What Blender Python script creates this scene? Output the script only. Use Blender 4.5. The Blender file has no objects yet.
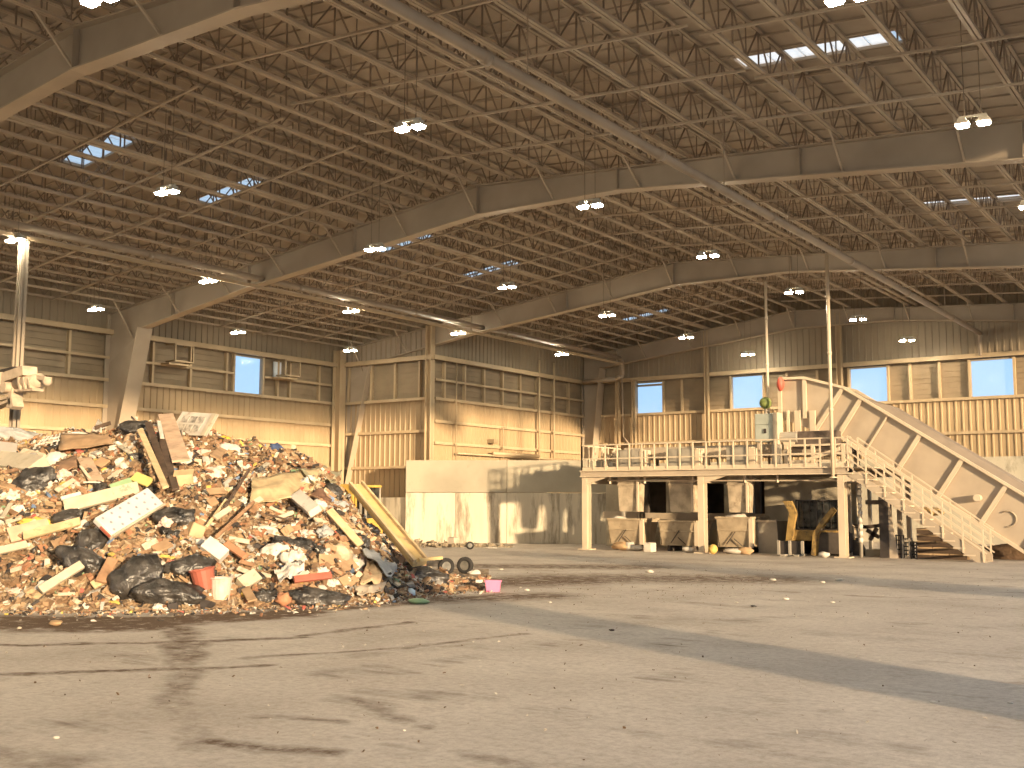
import bpy, bmesh, math, random
from mathutils import Vector, Matrix, noise

SC = bpy.context.scene
COL = SC.collection
RND = random.Random(7)

# ---------------------------------------------------------------- camera
FPX, YAW, PITCH, ROLL, CAMH = 1091.17, math.radians(35.227), math.radians(6.164), math.radians(.181), 1.8
_fw = Vector((-math.sin(YAW)*math.cos(PITCH), math.cos(YAW)*math.cos(PITCH), math.sin(PITCH)))
_r0 = Vector((math.cos(YAW), math.sin(YAW), 0)); _u0 = _r0.cross(_fw)
_r = _r0*math.cos(ROLL) + _u0*math.sin(ROLL); _u = -_r0*math.sin(ROLL) + _u0*math.cos(ROLL)
CAMPOS = Vector((0, 0, CAMH))
cam = bpy.data.cameras.new('camera'); cam.sensor_width = 36; cam.lens = FPX/1024*36; cam.clip_end = 500
camo = bpy.data.objects.new('camera', cam); COL.objects.link(camo)
camo.matrix_world = Matrix(((_r.x, _u.x, -_fw.x, 0), (_r.y, _u.y, -_fw.y, 0), (_r.z, _u.z, -_fw.z, CAMH), (0, 0, 0, 1)))
SC.camera = camo

# ---------------------------------------------------------------- sky, sun, exposure
w = bpy.data.worlds.new('sky'); SC.world = w; w.use_nodes = True
nt = w.node_tree; nt.nodes.clear()
wo = nt.nodes.new('ShaderNodeOutputWorld'); bg = nt.nodes.new('ShaderNodeBackground')
tc = nt.nodes.new('ShaderNodeTexCoord'); sp = nt.nodes.new('ShaderNodeSeparateXYZ')
rp = nt.nodes.new('ShaderNodeValToRGB')
rp.color_ramp.elements[0].position = 0.0; rp.color_ramp.elements[0].color = (.50, .70, .88, 1)
rp.color_ramp.elements[1].position = 0.6; rp.color_ramp.elements[1].color = (.42, .58, .86, 1)
e = rp.color_ramp.elements.new(.16); e.color = (.36, .62, .93, 1)
nt.links.new(tc.outputs['Generated'], sp.inputs[0]); nt.links.new(sp.outputs['Z'], rp.inputs[0])
nt.links.new(rp.outputs[0], bg.inputs[0]); bg.inputs[1].default_value = .84
nt.links.new(bg.outputs[0], wo.inputs[0])

SUN_EL = math.radians(6.4)
SUN_DIR = Vector((-.915*math.cos(SUN_EL), .403*math.cos(SUN_EL), -math.sin(SUN_EL)))
sl = bpy.data.lights.new('sun', 'SUN'); sl.energy = 6.4; sl.color = (1, .75, .46); sl.angle = math.radians(1.6)
so = bpy.data.objects.new('sun', sl); COL.objects.link(so)
so.rotation_euler = SUN_DIR.to_track_quat('-Z', 'Y').to_euler(); so.location = (40, -15, 12)

SC.view_settings.view_transform = 'Standard'; SC.view_settings.look = 'None'
SC.view_settings.gamma = 1; SC.view_settings.use_curve_mapping = False
SC.view_settings.exposure = 0.6
SC.cycles.max_bounces = 10; SC.cycles.diffuse_bounces = 7; SC.cycles.glossy_bounces = 3
SC.cycles.transparent_max_bounces = 12; SC.cycles.use_denoising = True
SC.cycles.sample_clamp_indirect = 6

# ---------------------------------------------------------------- pixel <-> world helpers
def ray(x, y): return _fw*FPX + _r*(x-512) - _u*(y-384)
def at(x, y, ax, v):
    d = ray(x, y); return CAMPOS + d*((v-CAMPOS[ax])/d[ax])
def gnd(x, y): return at(x, y, 2, 0.0)
def depth(p): return (Vector(p)-CAMPOS).dot(_fw)

# ---------------------------------------------------------------- materials
MATS = {}
def mat(name, col, rough=.7, var=.12, scale=2.0, bump=0.0, bscale=40., metal=0., col2=None, spec=.3, dirt=None, stretch=(1, 1, 1)):
    if name in MATS: return MATS[name]
    m = bpy.data.materials.new(name); m.use_nodes = True; n = m.node_tree.nodes; l = m.node_tree.links
    b = n['Principled BSDF']; b.inputs['Roughness'].default_value = rough; b.inputs['Metallic'].default_value = metal
    b.inputs['Specular IOR Level'].default_value = spec
    t = n.new('ShaderNodeTexCoord'); mp = n.new('ShaderNodeMapping'); mp.inputs['Scale'].default_value = stretch
    oi = n.new('ShaderNodeObjectInfo'); ad = n.new('ShaderNodeVectorMath'); ad.operation = 'ADD'
    l.new(t.outputs['Object'], mp.inputs[0]); l.new(mp.outputs[0], ad.inputs[0]); 
    ml = n.new('ShaderNodeMath'); ml.operation = 'MULTIPLY'; ml.inputs[1].default_value = 37.0
    l.new(oi.outputs['Random'], ml.inputs[0]); l.new(ml.outputs[0], ad.inputs[1])
    nz = n.new('ShaderNodeTexNoise'); nz.inputs['Scale'].default_value = scale; nz.inputs['Detail'].default_value = 6
    l.new(ad.outputs[0], nz.inputs['Vector'])
    cr = n.new('ShaderNodeValToRGB')
    c2 = col2 or tuple(max(0, c*(1-2.2*var)) for c in col)
    cr.color_ramp.elements[0].position = .32; cr.color_ramp.elements[0].color = (*c2, 1)
    cr.color_ramp.elements[1].position = .62; cr.color_ramp.elements[1].color = (*[min(1, c*(1+.4*var)) for c in col], 1)
    l.new(nz.outputs['Fac'], cr.inputs[0]); out = cr.outputs[0]
    if dirt:
        n2 = n.new('ShaderNodeTexNoise'); n2.inputs['Scale'].default_value = dirt[1]; n2.inputs['Detail'].default_value = 8; n2.inputs['Roughness'].default_value = .7
        l.new(ad.outputs[0], n2.inputs['Vector'])
        r2 = n.new('ShaderNodeValToRGB'); r2.color_ramp.elements[0].position = dirt[2]; r2.color_ramp.elements[1].position = dirt[2]+.14
        l.new(n2.outputs['Fac'], r2.inputs[0])
        mx = n.new('ShaderNodeMix'); mx.data_type = 'RGBA'; l.new(r2.outputs[0], mx.inputs['Factor'])
        l.new(out, mx.inputs['A']); mx.inputs['B'].default_value = (*dirt[0], 1); out = mx.outputs['Result']
    l.new(out, b.inputs['Base Color'])
    if bump:
        n3 = n.new('ShaderNodeTexNoise'); n3.inputs['Scale'].default_value = bscale; n3.inputs['Detail'].default_value = 5
        l.new(ad.outputs[0], n3.inputs['Vector'])
        bp = n.new('ShaderNodeBump'); bp.inputs['Strength'].default_value = bump; bp.inputs['Distance'].default_value = .05
        l.new(n3.outputs['Fac'], bp.inputs['Height']); l.new(bp.outputs[0], b.inputs['Normal'])
    MATS[name] = m; return m

def emat(name, col, strength):
    m = bpy.data.materials.new(name); m.use_nodes = True; n = m.node_tree.nodes; l = m.node_tree.links
    b = n['Principled BSDF']; b.inputs['Base Color'].default_value = (*col, 1)
    b.inputs['Emission Color'].default_value = (*col, 1); b.inputs['Emission Strength'].default_value = strength
    MATS[name] = m; return m

def glassmat(name, tint, amt, rough=.1, trans=False):
    m = bpy.data.materials.new(name); m.use_nodes = True; n = m.node_tree.nodes; l = m.node_tree.links
    n.remove(n['Principled BSDF']); o = n['Material Output']
    tr = n.new('ShaderNodeBsdfTransparent'); tr.inputs[0].default_value = (*tint, 1)
    pb = n.new('ShaderNodeBsdfPrincipled'); pb.inputs['Base Color'].default_value = (.8, .8, .78, 1); pb.inputs['Roughness'].default_value = rough
    nz = n.new('ShaderNodeTexNoise'); nz.inputs['Scale'].default_value = 3; nz.inputs['Detail'].default_value = 6
    mr = n.new('ShaderNodeMapRange'); mr.inputs['To Min'].default_value = amt*.5; mr.inputs['To Max'].default_value = amt*1.5
    l.new(nz.outputs['Fac'], mr.inputs['Value'])
    if trans:
        pb = n.new('ShaderNodeBsdfTranslucent'); pb.inputs[0].default_value = (.95, .92, .86, 1)
    mx = n.new('ShaderNodeMixShader'); l.new(mr.outputs[0], mx.inputs[0]); l.new(tr.outputs[0], mx.inputs[1]); l.new(pb.outputs[0], mx.inputs[2])
    l.new(mx.outputs[0], o.inputs[0]); MATS[name] = m; return m

DECK = mat('roof_deck', (.42, .345, .265), .8, .10, .8)
STEEL = mat('steel_joist_paint', (.43, .35, .265), .6, .08, 1.5)
FRAME = mat('frame_paint', (.36, .295, .225), .55, .08, .7)
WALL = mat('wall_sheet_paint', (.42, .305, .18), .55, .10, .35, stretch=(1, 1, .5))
WALLU = mat('wall_upper_shaded', (.29, .23, .16), .6, .08, .4)  # upper sheets darkened: shade above the sunlit part put into the colour
LINER = mat('wall_liner_shaded', (.28, .215, .14), .7, .10, 1.0)  # liner strip darkened likewise, its shade held in the colour
GIRT = mat('girt_paint', (.46, .35, .22), .5, .06, 1.0)
PIPE = mat('pipe_paint', (.36, .285, .21), .5, .08, 1.0)
CONC = mat('concrete', (.50, .45, .35), .85, .12, .7, bump=.15, bscale=12, dirt=((.24, .21, .16), .9, .60), stretch=(1, 1, .45))
CREAM = mat('cream_machine_paint', (.45, .365, .27), .5, .06, 1.2)
CREAM2 = mat('cream_rail_paint', (.60, .49, .355), .5, .05, 1.2)
DARK = mat('dark_steel', (.055, .045, .04), .6, .2, 3)

# ---------------------------------------------------------------- mesh builder
class MB:
    def __init__(s): s.v = []; s.f = []; s.sm = False
    def add(s, vs, fs):
        o = len(s.v); s.v += [Vector(p) for p in vs]; s.f += [tuple(i+o for i in f) for f in fs]; return s
    def hexa(s, c):
        return s.add(c, [(3, 2, 1, 0), (4, 5, 6, 7), (0, 1, 5, 4), (1, 2, 6, 5), (2, 3, 7, 6), (3, 0, 4, 7)])
    def box(s, lo, hi):
        x0, y0, z0 = lo; x1, y1, z1 = hi
        return s.hexa([(x0, y0, z0), (x1, y0, z0), (x1, y1, z0), (x0, y1, z0), (x0, y0, z1), (x1, y0, z1), (x1, y1, z1), (x0, y1, z1)])
    def cbox(s, c, sz): return s.box([c[i]-sz[i]/2 for i in range(3)], [c[i]+sz[i]/2 for i in range(3)])
    def bar(s, p, q, w, h=None, up=(0, 0, 1)):
        p = Vector(p); q = Vector(q); h = h or w; d = (q-p).normalized(); up = Vector(up)
        if abs(d.dot(up)) > .98: up = Vector((0, 1, 0)) if abs(d.y) < .9 else Vector((1, 0, 0))
        a = d.cross(up).normalized(); b = a.cross(d)
        a = a*w/2; b = b*h/2
        return s.hexa([p-a-b, p+a-b, q+a-b, q-a-b, p-a+b, p+a+b, q+a+b, q-a+b])
    def tube(s, p, q, r, n=8, r2=None, cap=True):
        p = Vector(p); q = Vector(q); d = (q-p).normalized(); r2 = r if r2 is None else r2
        up = Vector((0, 0, 1)) if abs(d.z) < .95 else Vector((1, 0, 0))
        a = d.cross(up).normalized(); b = a.cross(d)
        vs = []
        for k in range(n):
            t = 2*math.pi*k/n; o = a*math.cos(t)+b*math.sin(t); vs += [p+o*r, q+o*r2]
        fs = [(2*k, 2*((k+1) % n), 2*((k+1) % n)+1, 2*k+1) for k in range(n)]
        if cap: fs += [tuple(2*k for k in reversed(range(n))), tuple(2*k+1 for k in range(n))]
        return s.add(vs, fs)
    def path(s, pts, r, n=8):
        for a, b in zip(pts, pts[1:]): s.tube(a, b, r, n)
        return s
    def prism(s, poly, axis, a, b):
        # poly: list of 2D points in the two remaining axes order
        def P(u, v, t):
            return {'x': (t, u, v), 'y': (u, t, v), 'z': (u, v, t)}[axis]
        n = len(poly); vs = [P(u, v, a) for u, v in poly]+[P(u, v, b) for u, v in poly]
        return s.add(vs, [tuple(reversed(range(n))), tuple(range(n, 2*n))]+[(k, (k+1) % n, (k+1) % n+n, k+n) for k in range(n)])
    def mesh(s, name, m, off=Vector((0, 0, 0)), smooth=False):
        me = bpy.data.meshes.new(name); me.from_pydata([tuple(p-off) for p in s.v], [], s.f)
        bm = bmesh.new(); bm.from_mesh(me); bmesh.ops.recalc_face_normals(bm, faces=bm.faces); bm.to_mesh(me); bm.free()
        if m: me.materials.append(m)
        if smooth: me.polygons.foreach_set('use_smooth', [True]*len(me.polygons))
        me.update(); return me
    def build(s, name, m, parent=None, smooth=False, bevel=0, origin=None):
        off = Vector((0, 0, 0))
        if parent is not None:
            off = WLOC.get(parent.name, Vector((0, 0, 0)))
        elif origin == 'base':
            xs = [p.x for p in s.v]; ys = [p.y for p in s.v]; off = Vector(((min(xs)+max(xs))/2, (min(ys)+max(ys))/2, min(p.z for p in s.v)))
        me = s.mesh(name, m, off, smooth); o = bpy.data.objects.new(name, me); COL.objects.link(o)
        if parent is not None: o.parent = parent; WLOC[o.name] = off.copy()
        else: o.location = off; WLOC[o.name] = off.copy()
        if bevel:
            bv = o.modifiers.new('bevel', 'BEVEL'); bv.width = bevel; bv.segments = 2; bv.limit_method = 'ANGLE'
        return o
WLOC = {}
def tag(o, label=None, cat=None, group=None, kind=None):
    if label: o['label'] = label
    if cat: o['category'] = cat
    if group: o['group'] = group
    if kind: o['kind'] = kind
    return o
def root(name, loc, label, cat, group=None, kind=None):
    o = bpy.data.objects.new(name, None); COL.objects.link(o); o.location = loc; o.empty_display_size = .2
    WLOC[o.name] = Vector(loc); return tag(o, label, cat, group, kind)
def inst(mesh, name, parent=None, loc=(0, 0, 0), rot=(0, 0, 0), scale=None):
    o = bpy.data.objects.new(name, mesh); COL.objects.link(o)
    if parent is not None:
        o.parent = parent; o.location = Vector(loc)-WLOC.get(parent.name, Vector((0, 0, 0)))
    else: o.location = loc
    o.rotation_euler = rot
    if scale: o.scale = scale
    WLOC[o.name] = Vector(loc); return o
def struct(o, label, cat=None): return tag(o, label, cat, kind='structure')

# ---------------------------------------------------------------- the building
XL, YS, X1, YF, XR, YB = -37.85, 38.8, -31.9, 52.4, 2.5, -13.2
XRIDGE, ZRIDGE = -19.5, 12.30
def zdeck(x): return ZRIDGE + (.118*(x-XRIDGE) if x < XRIDGE else -.069*(x-XRIDGE))
FRAMES_Y = [-.2, 12.8, 25.8, 38.8]

# floor ----------------------------------------------------------
def floor_material():
    m = bpy.data.materials.new('dirty_concrete_floor'); m.use_nodes = True; N = m.node_tree.nodes; L = m.node_tree.links
    b = N['Principled BSDF']; b.inputs['Roughness'].default_value = .75; b.inputs['Specular IOR Level'].default_value = .25
    tc = N.new('ShaderNodeTexCoord'); sep = N.new('ShaderNodeSeparateXYZ')
    wz = N.new('ShaderNodeTexNoise'); wz.inputs['Scale'].default_value = 1.3; wz.inputs['Detail'].default_value = 5
    L.new(tc.outputs['Object'], wz.inputs['Vector'])
    wm = N.new('ShaderNodeVectorMath'); wm.operation = 'MULTIPLY_ADD'; wm.inputs[1].default_value = (.5, .5, 0); 
    L.new(wz.outputs['Color'], wm.inputs[0]); L.new(tc.outputs['Object'], wm.inputs[2])
    L.new(wm.outputs[0], sep.inputs[0])
    def M(op, a, b_=None, c=None, clamp=False):
        k = N.new('ShaderNodeMath'); k.operation = op; k.use_clamp = clamp
        for i, v in enumerate((a, b_, c)):
            if v is None: continue
            if isinstance(v, (int, float)): k.inputs[i].default_value = v
            else: L.new(v, k.inputs[i])
        return k.outputs[0]
    X, Y = sep.outputs[0], sep.outputs[1]
    def seg(p, q, wd, soft):
        ax, ay = p[0]+.25, p[1]+.25; dx, dy = q[0]-p[0], q[1]-p[1]; ll = dx*dx+dy*dy
        px = M('SUBTRACT', X, ax); py = M('SUBTRACT', Y, ay)
        t = M('DIVIDE', M('ADD', M('MULTIPLY', px, dx), M('MULTIPLY', py, dy)), ll, clamp=True)
        ex = M('SUBTRACT', px, M('MULTIPLY', t, dx)); ey = M('SUBTRACT', py, M('MULTIPLY', t, dy))
        d = M('SQRT', M('ADD', M('MULTIPLY', ex, ex), M('MULTIPLY', ey, ey)))
        return M('DIVIDE', M('SUBTRACT', wd+soft, d), soft, clamp=True)
    def nz(scale, detail, lo, hi, stretch=None, rough=.6, rot=0):
        k = N.new('ShaderNodeTexNoise'); k.inputs['Scale'].default_value = scale; k.inputs['Detail'].default_value = detail; k.inputs['Roughness'].default_value = rough
        src = tc.outputs['Object']
        if stretch:
            mp = N.new('ShaderNodeMapping'); mp.inputs['Scale'].default_value = stretch; mp.inputs['Rotation'].default_value = (0, 0, rot); L.new(src, mp.inputs[0]); src = mp.outputs[0]
        L.new(src, k.inputs['Vector'])
        mr = N.new('ShaderNodeMapRange'); mr.inputs['From Min'].default_value = lo; mr.inputs['From Max'].default_value = hi; L.new(k.outputs['Fac'], mr.inputs['Value'])
        return mr.outputs[0]
    def G(a): return gnd(*a)
    stains = [  # pixel of the photo -> floor point, half width (m), softness, strength
        ((-60, 622), (130, 624), .6, .7, 1.5), ((130, 622), (285, 614), .4, .55, 1.4), ((285, 612), (420, 602), .2, .5, 1.0),
        ((-40, 646), (150, 643), .05, .12, .9), ((150, 643), (300, 638), .06, .12, .9), ((300, 636), (415, 622), .05, .12, .8),
        ((-40, 675), (120, 671), .05, .10, .95), ((120, 671), (270, 665), .05, .10, .8), ((250, 658), (400, 648), .03, .10, .7), ((400, 648), (520, 634), .04, .12, .7),
        ((178, 612), (186, 660), .14, .18, .75), ((186, 660), (172, 705), .10, .2, .55), ((172, 705), (205, 748), .08, .2, .4),
        ((215, 742), (330, 754), .04, .16, .9), ((255, 716), (345, 722), .02, .14, .6), ((350, 698), (420, 728), .03, .14, .6), ((0, 752), (70, 762), .1, .2, .5), ((470, 752), (512, 764), .05, .15, .5), ((360, 655), (470, 645), .05, .3, .35),
        ((440, 584), (560, 580), .8, 1.4, 1.1), ((560, 578), (760, 579), .6, 1.8, .9), ((420, 600), (540, 596), .3, .9, 1.0), ((480, 566), (640, 567), .5, 1.2, .9),
        ((640, 610), (900, 640), .1, .6, .2), ((700, 740), (800, 760), .02, .2, .35), ((560, 556), (760, 562), .2, .8, .35)]
    dm = None
    brk = nz(3.5, 8, .30, .62, rough=.75)
    for p, q, wd, sf, st in stains:
        v = M('MULTIPLY', seg(G(p), G(q), wd, sf), st*1.35)
        dm = v if dm is None else M('MAXIMUM', dm, v)
    dm = M('MULTIPLY', dm, brk, clamp=True)
    gen = M('MULTIPLY', nz(.55, 9, .47, .72, rough=.76), .62)
    trk = M('MULTIPLY', M('MULTIPLY', nz(.8, 4, .5, .7), nz(2.2, 7, .42, .66, stretch=(.16, 1.6, 1), rot=-.42, rough=.7)), .9)
    dm = M('MAXIMUM', dm, M('MAXIMUM', gen, trk))
    base = N.new('ShaderNodeValToRGB'); base.color_ramp.elements[0].position = .0; base.color_ramp.elements[0].color = (.47, .41, .345, 1)
    base.color_ramp.elements[1].position = 1; base.color_ramp.elements[1].color = (.72, .645, .55, 1)
    L.new(nz(1.1, 9, .3, .7, rough=.72), base.inputs[0])
    grain = N.new('ShaderNodeMix'); grain.data_type = 'RGBA'; grain.blend_type = 'MULTIPLY'; grain.inputs['Factor'].default_value = .75
    gr = N.new('ShaderNodeValToRGB'); gr.color_ramp.elements[0].color = (.58, .55, .52, 1); gr.color_ramp.elements[1].color = (1, 1, 1, 1)
    L.new(nz(11, 9, .36, .58, rough=.85), gr.inputs[0]); L.new(base.outputs[0], grain.inputs['A']); L.new(gr.outputs[0], grain.inputs['B'])
    mx = N.new('ShaderNodeMix'); mx.data_type = 'RGBA'; L.new(dm, mx.inputs['Factor']); L.new(grain.outputs['Result'], mx.inputs['A'])
    mx.inputs['B'].default_value = (.115, .068, .038, 1)
    L.new(mx.outputs['Result'], b.inputs['Base Color'])
    bp = N.new('ShaderNodeBump'); bp.inputs['Strength'].default_value = .6; bp.inputs['Distance'].default_value = .03
    L.new(nz(9, 8, 0, 1, rough=.75), bp.inputs['Height']); L.new(bp.outputs[0], b.inputs['Normal'])
    return m
fl = MB(); fl.box((XL, YB, -.3), (XR, YF, 0)); flo = fl.build('floor', floor_material())
struct(flo, 'wide dusty concrete floor stained with brown tyre tracks')
yd = MB(); yd.box((XR, -60, -.3), (90, 110, -.02)); yd.box((XL-30, -60, -.3), (XR, YB, -.02))
struct(yd.build('ground', mat('yard_gravel', (.42, .36, .28), .9, .15, .6)), 'dusty yard outside the open side')

# roof deck with skylight openings --------------------------------
SKY = [(-27.65, -24.8, 17.4, 'nearest ceiling skylight on the left, by the lamp-lit beam'), (-27.8, -24.9, 22.2, 'second ceiling skylight from the upper left, left of the roof beam'),
       (-27.85, -25.0, 30.4, 'ceiling skylight just behind a lamp pair on the middle beam'), (-27.9, -25.1, 36.05, 'small ceiling skylight right of the middle beam'),
       (-28.0, -25.1, 49.6, 'farthest ceiling skylight above the platform'), (-9.45, -5.9, 22.1, 'big bright ceiling skylight at the upper right'),
       (-9.3, -5.6, 36.45, 'ceiling skylight near the right edge beyond the main beam')]
def deck_span(mb, x0, x1, y0, y1):
    cuts = sorted({x0, x1} | ({XRIDGE} if x0 < XRIDGE < x1 else set()))
    for a, b in zip(cuts, cuts[1:]):
        za, zb = zdeck(a), zdeck(b)
        mb.hexa([(a, y0, za), (b, y0, zb), (b, y1, zb), (a, y1, za), (a, y0, za+.08), (b, y0, zb+.08), (b, y1, zb+.08), (a, y1, za+.08)])
ceil_mb = MB(); seams = MB()
ys = [YB]
edges = sorted({round(y+s*.42, 3) for _, _, y, _ in SKY for s in (-1, 1)})
y = YB
stops = edges+[YS, YF+.3]
for stp in sorted(stops):
    n = max(1, round((stp-ys[-1])/.84)); a = ys[-1]
    ys += [a+(stp-a)*(k+1)/n for k in range(n)]
for a, b in zip(ys, ys[1:]):
    x0 = (XL if b <= YS+.01 else X1)-.3; x1 = XR+.3; mid = (a+b)/2
    hs = sorted([(s[0], s[1]) for s in SKY if abs(s[2]-mid) < .3])
    cur = x0
    for h0, h1 in hs:
        deck_span(ceil_mb, cur, h0, a, b); cur = h1
    deck_span(ceil_mb, cur, x1, a, b)
    for c0, c1 in ((x0, XRIDGE), (XRIDGE, x1)):
        seams.bar((c0, a, zdeck(c0)-.015), (c1, a, zdeck(c1)-.015), .06, .05)
CEIL = struct(ceil_mb.build('ceiling', DECK), 'brown sheet-metal roof underside carried on rows of steel joists')
seams.build('deck_rib', DECK, CEIL)['kind'] = 'stuff'

# joists ----------------------------------------------------------
JD = .86
WEBM = mat('joist_web_paint', (.26, .20, .15), .7, .08, 1.5)
def joist_meshes(L, tagname):
    ch = MB()
    for z in (-.03, -JD):
        for s in (-1, 1): ch.box((s*.042-.032, .05, z-.03), (s*.042+.032, L-.05, z+.03))
    wb = MB(); n = max(2, round(L/1.3)); p = L/n
    for k in range(n):
        a, m_, c = k*p+.05, (k+.5)*p, (k+1)*p-.05
        wb.bar((0, a, -.06), (0, m_, -JD+.03), .028); wb.bar((0, m_, -JD+.03), (0, c, -.06), .028); wb.bar((0, m_, -.06), (0, m_, -JD+.03), .022)
        if k: wb.bar((0, k*p, -.06), (0, k*p, -JD+.03), .03)
    return ch.mesh('joist'+tagname, STEEL), wb.mesh('web'+tagname, WEBM)
jx = []
x = -20.45
while x > XL+.4: jx.append(x); x -= .93
NLEFT = len(jx)
x = -19.55
while x < 2.2: jx.append(x); x += 1.4
jx.sort()
bays = [(-.2, 12.8), (12.8, 25.8), (25.8, 38.8), (38.8, 52.2)]
for y0, y1 in bays:
    cm, wm_ = joist_meshes(y1-y0, '')
    for x in jx:
        if y0 > 38 and x < X1+.3: continue
        j = inst(cm, 'joist', CEIL, (x, y0, zdeck(x)-.02))
        k = inst(wm_, 'web', None); k.parent = j; k.location = (0, 0, 0)
# a doubled joist on each slope, as the photo shows pairs of close parallel chords
for y0, y1 in bays[1:]:
    cm, wm_ = joist_meshes(y1-y0, '')
    for x in (-13.6, -24.35):
        j = inst(cm, 'joist', CEIL, (x, y0, zdeck(x)-.02))
        k = inst(wm_, 'web', None); k.parent = j; k.location = (0, 0, 0)
# bridging rows
rb = random.Random(3)
for y0, y1 in bays:
    xa = XL+.5 if y0 < 38 else X1+.3
    for fr in (.2, .4, .6, .8):
        yy = y0+(y1-y0)*fr
        for c0, c1 in ((xa, XRIDGE-.4), (XRIDGE+.4, 2.2)):
            m_ = (c0+c1)/2+rb.uniform(-2, 2)
            for k, (u, v) in enumerate(((c0, m_), (m_, c1))):
                yk = yy+(k*.5-.25)
                MB().bar((u, yk, zdeck(u)-JD-.07), (v, yk, zdeck(v)-JD-.07), .06, .05).build('bridging', STEEL, CEIL)
            MB().bar((c0, yy+.1, zdeck(c0)-.12), (c1, yy+.1, zdeck(c1)-.12), .05, .04).build('bridging', STEEL, CEIL)

# skylight things
SKYM = glassmat('skylight_panel', (1, .97, .88), .8, .5, True)
for x0, x1, yc, lab in SKY:
    r = root('skylight', ((x0+x1)/2, yc, zdeck((x0+x1)/2)), lab, 'skylight', 'skylights in the roof')
    n = max(2, round((x1-x0)/.72))
    for k in range(n):
        a = x0+(x1-x0)*k/n+.015; b = x0+(x1-x0)*(k+1)/n-.015
        p = MB(); p.hexa([(a, yc-.42, zdeck(a)+.02), (b, yc-.42, zdeck(b)+.02), (b, yc+.42, zdeck(b)+.02), (a, yc+.42, zdeck(a)+.02),
                          (a, yc-.42, zdeck(a)+.05), (b, yc-.42, zdeck(b)+.05), (b, yc+.42, zdeck(b)+.05), (a, yc+.42, zdeck(a)+.05)])
        p.build('pane', SKYM, r)
    f = MB()
    for s in (-1, 1): f.bar((x0, yc+s*.42, zdeck(x0)), (x1, yc+s*.42, zdeck(x1)), .05, .09)
    for xx in (x0, x1): f.bar((xx, yc-.42, zdeck(xx)), (xx, yc+.42, zdeck(xx)), .05, .09)
    f.build('frame', STEEL, r)

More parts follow.
